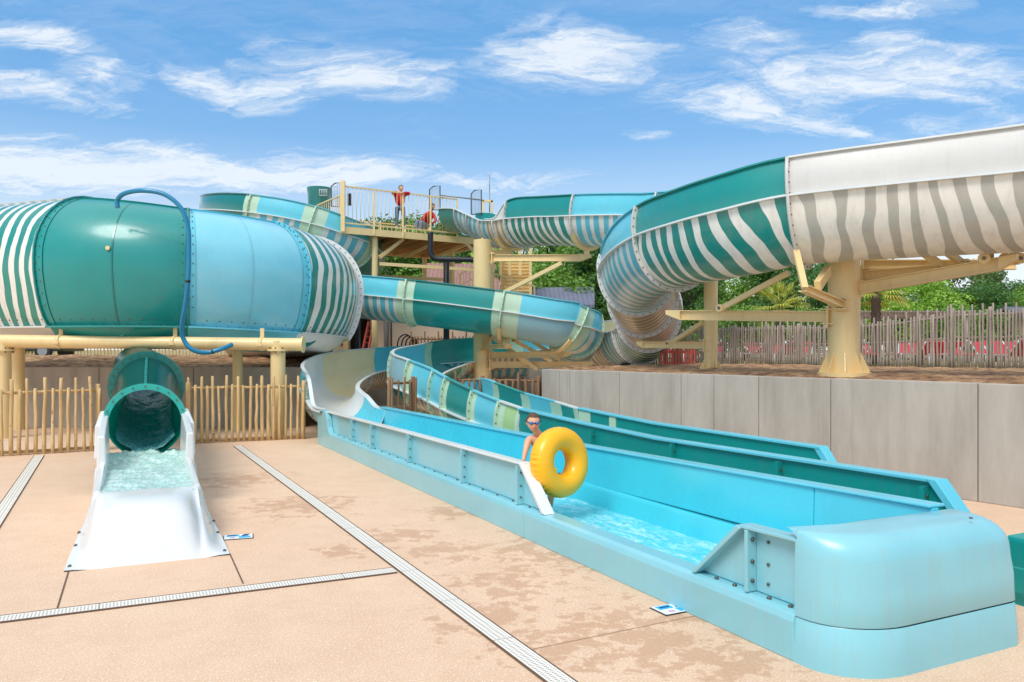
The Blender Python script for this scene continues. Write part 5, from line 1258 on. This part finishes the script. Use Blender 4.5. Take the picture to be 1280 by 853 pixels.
def hand(mb_o,wrist,d,palm_n,size,mat,curl=.5,parent=None):
    """returns mesh builder with palm and five bent fingers"""
    mb=MB(); d=Vector(d).normalized(); n=Vector(palm_n).normalized(); s=d.cross(n).normalized(); n=s.cross(d).normalized(); L_=size
    mb.ball(wrist+d*L_*.27,L_*.24,0,10,8,(1,1,1))
    for k in range(4):
        b=wrist+d*L_*.45+s*L_*(.17-.115*k); l=L_*(.48,.54,.5,.4)[k]; r=L_*.062
        p1=b+(d*math.cos(curl*.6)+n*math.sin(curl*.6))*l*.42; p2=p1+(d*math.cos(curl*1.5)+n*math.sin(curl*1.5))*l*.33; p3=p2+(d*math.cos(curl*2.3)+n*math.sin(curl*2.3))*l*.25
        mb.tube([wrist+d*L_*.2+s*L_*(.12-.08*k),b,p1,p2,p3],[r*1.3,r*1.25,r*1.1,r,r*.7],0,7)
    b=wrist+d*L_*.18+s*L_*.18; p1=b+(s*.8+d*.6+n*.2).normalized()*L_*.22; p2=p1+(s*.2+d*.8+n*.5).normalized()*L_*.2; mb.tube([wrist+d*L_*.1,b,p1,p2],[L_*.09,L_*.09,L_*.075,L_*.05],0,7)
    return mb
# --- the boy with the ring
kid=thing('person','boy with blue swim goggles holding a yellow ring in the near trough','person',tuple(W(4.62,6.35,.1)))
K=P
J={'pelvis':(K(681,593,9.52),(.095,.075)),'belly':(K(681,576,9.52),(.10,.075)),'chest':(K(677.5,555,9.5),(.13,.085)),'neckb':(K(674.5,545,9.47),(.085,.06)),'neck':(K(670.5,540,9.45),.042),'skull':(K(667.5,531,9.42),.045),
'shL':(K(661,548.5,9.45),.055),'elL':(K(656.5,566,9.32),.032),'wrL':(K(654.5,575.5,9.15),.023),
'shR':(K(689,541,9.5),.055),'elR':(K(702,545,9.5),.036),'wrR':(K(708,545,9.42),.02),
'hipL':(K(676,600,9.5),.062),'knL':(K(677,620,9.38),.042),'anL':(K(679,641,9.45),.028),'ftL':(K(677,647,9.3),.024),
'hipR':(K(687,600,9.55),.062),'knR':(K(689,620,9.5),.042),'anR':(K(687,640,9.6),.028),'ftR':(K(689,645,9.46),.024)}
E=[('pelvis','belly'),('belly','chest'),('chest','neckb'),('neckb','neck'),('neck','skull'),('chest','shL'),('shL','elL'),('elL','wrL'),('chest','shR'),('shR','elR'),('elR','wrR'),('pelvis','hipL'),('hipL','knL'),('knL','anL'),('anL','ftL'),('pelvis','hipR'),('hipR','knR'),('knR','anR'),('anR','ftR')]
body=skinned('body',J,E,M['skin'],kid,'pelvis')
hc=K(666.6,528,9.40); fw=Vector((.10,-1,-.10)); mb,rt,up,fwd=headmesh(hc,.108,fw); join_into(body,mb,M['skin'])
h=hand(None,K(654.5,576,9.15),(-.25,-.5,-.55),(.2,-.1,-.9),.125,None,.6); join_into(body,h,M['skin'])
h=hand(None,K(708,545,9.42),(-.3,-.9,-.05),(-.1,-.3,-1),.12,None,1.1); join_into(body,h,M['skin'])
hairmesh(hc,.110,fwd).build('hair',M['hairb'],kid)
mb=MB()
for s in (-1,1): mb.ball(hc+rt*s*.036+fwd*.093+up*.006,.026,0,12,8,(1.05,.6,.75))
mb.build('goggles',plain('goggle_blue','1b62b8',.1,.8),kid)
mb=MB(); ring_=[hc+(rt*math.sin(a)*.74*.118+fwd*math.cos(a)*.87*.116)+up*(.006+.012*(1-math.cos(a))) for a in [2*math.pi*k/36 for k in range(37)]]; mb.tube(ring_,.006,0,6,False); mb.tube([hc+rt*-.012+fwd*.104+up*.006,hc+rt*.012+fwd*.104+up*.006],.005,0,6); mb.build('goggle_strap',M['black'],kid)
mb=MB(); mb.tube([hc+fwd*.098+rt*x*.03-up*(.054+.002*abs(x)) for x in (-1,-.4,.4,1)],[.002,.005,.005,.002],0,6); mb.build('lips',plain('lip_pink','b8695a',.5),kid)
J2={'p':(K(681,590,9.52),(.108,.09)),'hl':(K(675.5,601,9.5),.075),'kl':(K(676,612,9.44),.066),'hr':(K(687,601,9.55),.075),'kr':(K(688.5,612,9.52),.066)}
skinned('swim_shorts',J2,[('p','hl'),('hl','kl'),('p','hr'),('hr','kr')],plain('navy_shorts','14224f',.7),kid,'p')
# --- yellow ring
rc=P(699.5,578,9.12); Rm,rm=.27,.137; nn_=Vector((math.sin(R(40)),-math.cos(R(40)),.10)).normalized(); ua=Vector((0,0,1)).cross(nn_).normalized(); ub=nn_.cross(ua)
rg=thing('swim_ring','inflated yellow swim ring with wrinkled seam held by the boy','swim ring',tuple(rc))
mb=MB(); rows=[]; nU,nV=220,36
for i in range(nU+1):
    a=2*math.pi*i/nU; row=[]
    for j in range(nV+1):
        b=2*math.pi*j/nV; 
        seam=math.exp(-((math.atan2(math.sin(b),math.cos(b)))/.38)**2); seam2=math.exp(-((math.atan2(math.sin(b-math.pi),math.cos(b-math.pi)))/.4)**2)
        w=(.5+.5*math.sin(a*46+2*math.sin(a*7)))*max(0,mnoise.noise(Vector((math.cos(a)*2,math.sin(a)*2,.3)))+.45)
        r_=rm-.03*seam*w-.008*seam2*w-.004*seam
        row.append(rc+(ua*math.cos(a)+ub*math.sin(a))*(Rm+r_*math.cos(b))+nn_*r_*math.sin(b))
    rows.append(row)
mb.grid(rows); M['yellow']=plain('yellow_vinyl','ffb800',.4,.3,0,.03); mb.build('tube_body',M['yellow'],rg)
mb=MB(); va=R(200); pv=rc+(ua*math.cos(va)+ub*math.sin(va))*(Rm-rm*.7)+nn_*rm*.7; mb.tube([pv,pv+nn_*.02],.012,0,10); mb.build('valve',M['yellow'],rg)
# --- the adult leaning on the railing
D=30.0
def adult():
    o=thing('person','adult in red jacket and jeans leaning on the platform railing','person',tuple(P(500,286,D)))
    J={'pel':(P(500,258,D),(.15,.12)),'hl':(P(496.5,261,D),.10),'kl':(P(496,272,D-.03),.075),'al':(P(496,283,D),.06),'hr':(P(504,261,D),.10),'kr':(P(504.5,272,D-.03),.075),'ar':(P(505,283,D),.06)}
    skinned('jeans',J,[('pel','hl'),('hl','kl'),('kl','al'),('pel','hr'),('hr','kr'),('kr','ar')],plain('blue_denim','4a6b8c',.8,0,0,.2,12),o,'pel')
    J={'w':(P(500,259,D),(.18,.14)),'c':(P(500,248,D-.02),(.20,.14)),'n':(P(500,243,D-.03),(.12,.1)),'sl':(P(495,243.5,D-.02),.085),'el':(P(490.5,241.5,D-.42),.065),'wl':(P(496.5,240,D-.55),.055),'sr':(P(505,243.5,D-.02),.085),'er':(P(511.5,242,D-.42),.065),'wr':(P(505,241,D-.55),.055)}
    skinned('jacket',J,[('w','c'),('c','n'),('c','sl'),('sl','el'),('el','wl'),('c','sr'),('sr','er'),('er','wr')],plain('red_jacket','c8161d',.7,0,0,.15,8),o,'w')
    J={'n':(P(500.5,244,D-.05),.06),'t':(P(501,239,D-.08),.055),'q':(P(501,237,D-.08),.06)}
    b=skinned('body',J,[('n','t'),('t','q')],M['skin'],o,'n'); hc=P(501.2,235.6,D-.1); mb,rt,up,fwd=headmesh(hc,.118,Vector((.7,-.7,-.15))); join_into(b,mb,M['skin'])
    join_into(b,hand(None,P(496.5,240,D-.55),(1,-.2,-.1),(0,-.2,-1),.17,None,.7),M['skin']); join_into(b,hand(None,P(505,241,D-.55),(-1,-.2,-.1),(0,-.2,-1),.17,None,.7),M['skin'])
    hairmesh(hc,.121,fwd).build('hair',M['hairg'],o)
    for u in (496,505.3): mb=MB(); c=P(u,285,D-.08); mb.ball(c,.1,0,10,6,(.8,1.5,.55)); mb.build('shoe',M['edge'],o)
    return o
adult()
D=31.2
o=thing('person','person in red top and jeans crouching behind the railing beside the teal entry','person',tuple(P(530,290,D)))
J={'pel':(P(530,284,D+.2),(.17,.15)),'hl':(P(527,282,D),.11),'kl':(P(521,276,D-.3),.085),'al':(P(521,287,D-.3),.06),'hr':(P(533,283,D),.11),'kr':(P(526,277,D-.4),.085),'ar':(P(526,288,D-.4),.06)}
skinned('jeans',J,[('pel','hl'),('hl','kl'),('kl','al'),('pel','hr'),('hr','kr'),('kr','ar')],plain('light_denim','8195ad',.8),o,'pel')
J={'w':(P(531,281,D+.2),(.17,.14)),'c':(P(536,270,D),(.19,.14)),'n':(P(539,265,D-.05),(.11,.1)),'sl':(P(533,268,D-.1),.08),'el':(P(528.5,275,D-.3),.06),'wl':(P(525,277,D-.4),.05),'sr':(P(542,268,D-.05),.08),'er':(P(545,276,D-.2),.06),'wr':(P(541,279,D-.35),.05)}
skinned('red_top',J,[('w','c'),('c','n'),('c','sl'),('sl','el'),('el','wl'),('c','sr'),('sr','er'),('er','wr')],plain('red_top_cloth','c3211f',.8),o,'w')
b=skinned('body',{'n':(P(539,265,D-.06),.06),'t':(P(540,261,D-.1),.06)},[('n','t')],M['skin'],o,'n'); hc=P(540.5,258.3,D-.1); mb,rt,up,fwd=headmesh(hc,.118,Vector((.6,-.6,-.4))); join_into(b,mb,M['skin']); hairmesh(hc,.121,fwd).build('hair',M['hairg'],o)
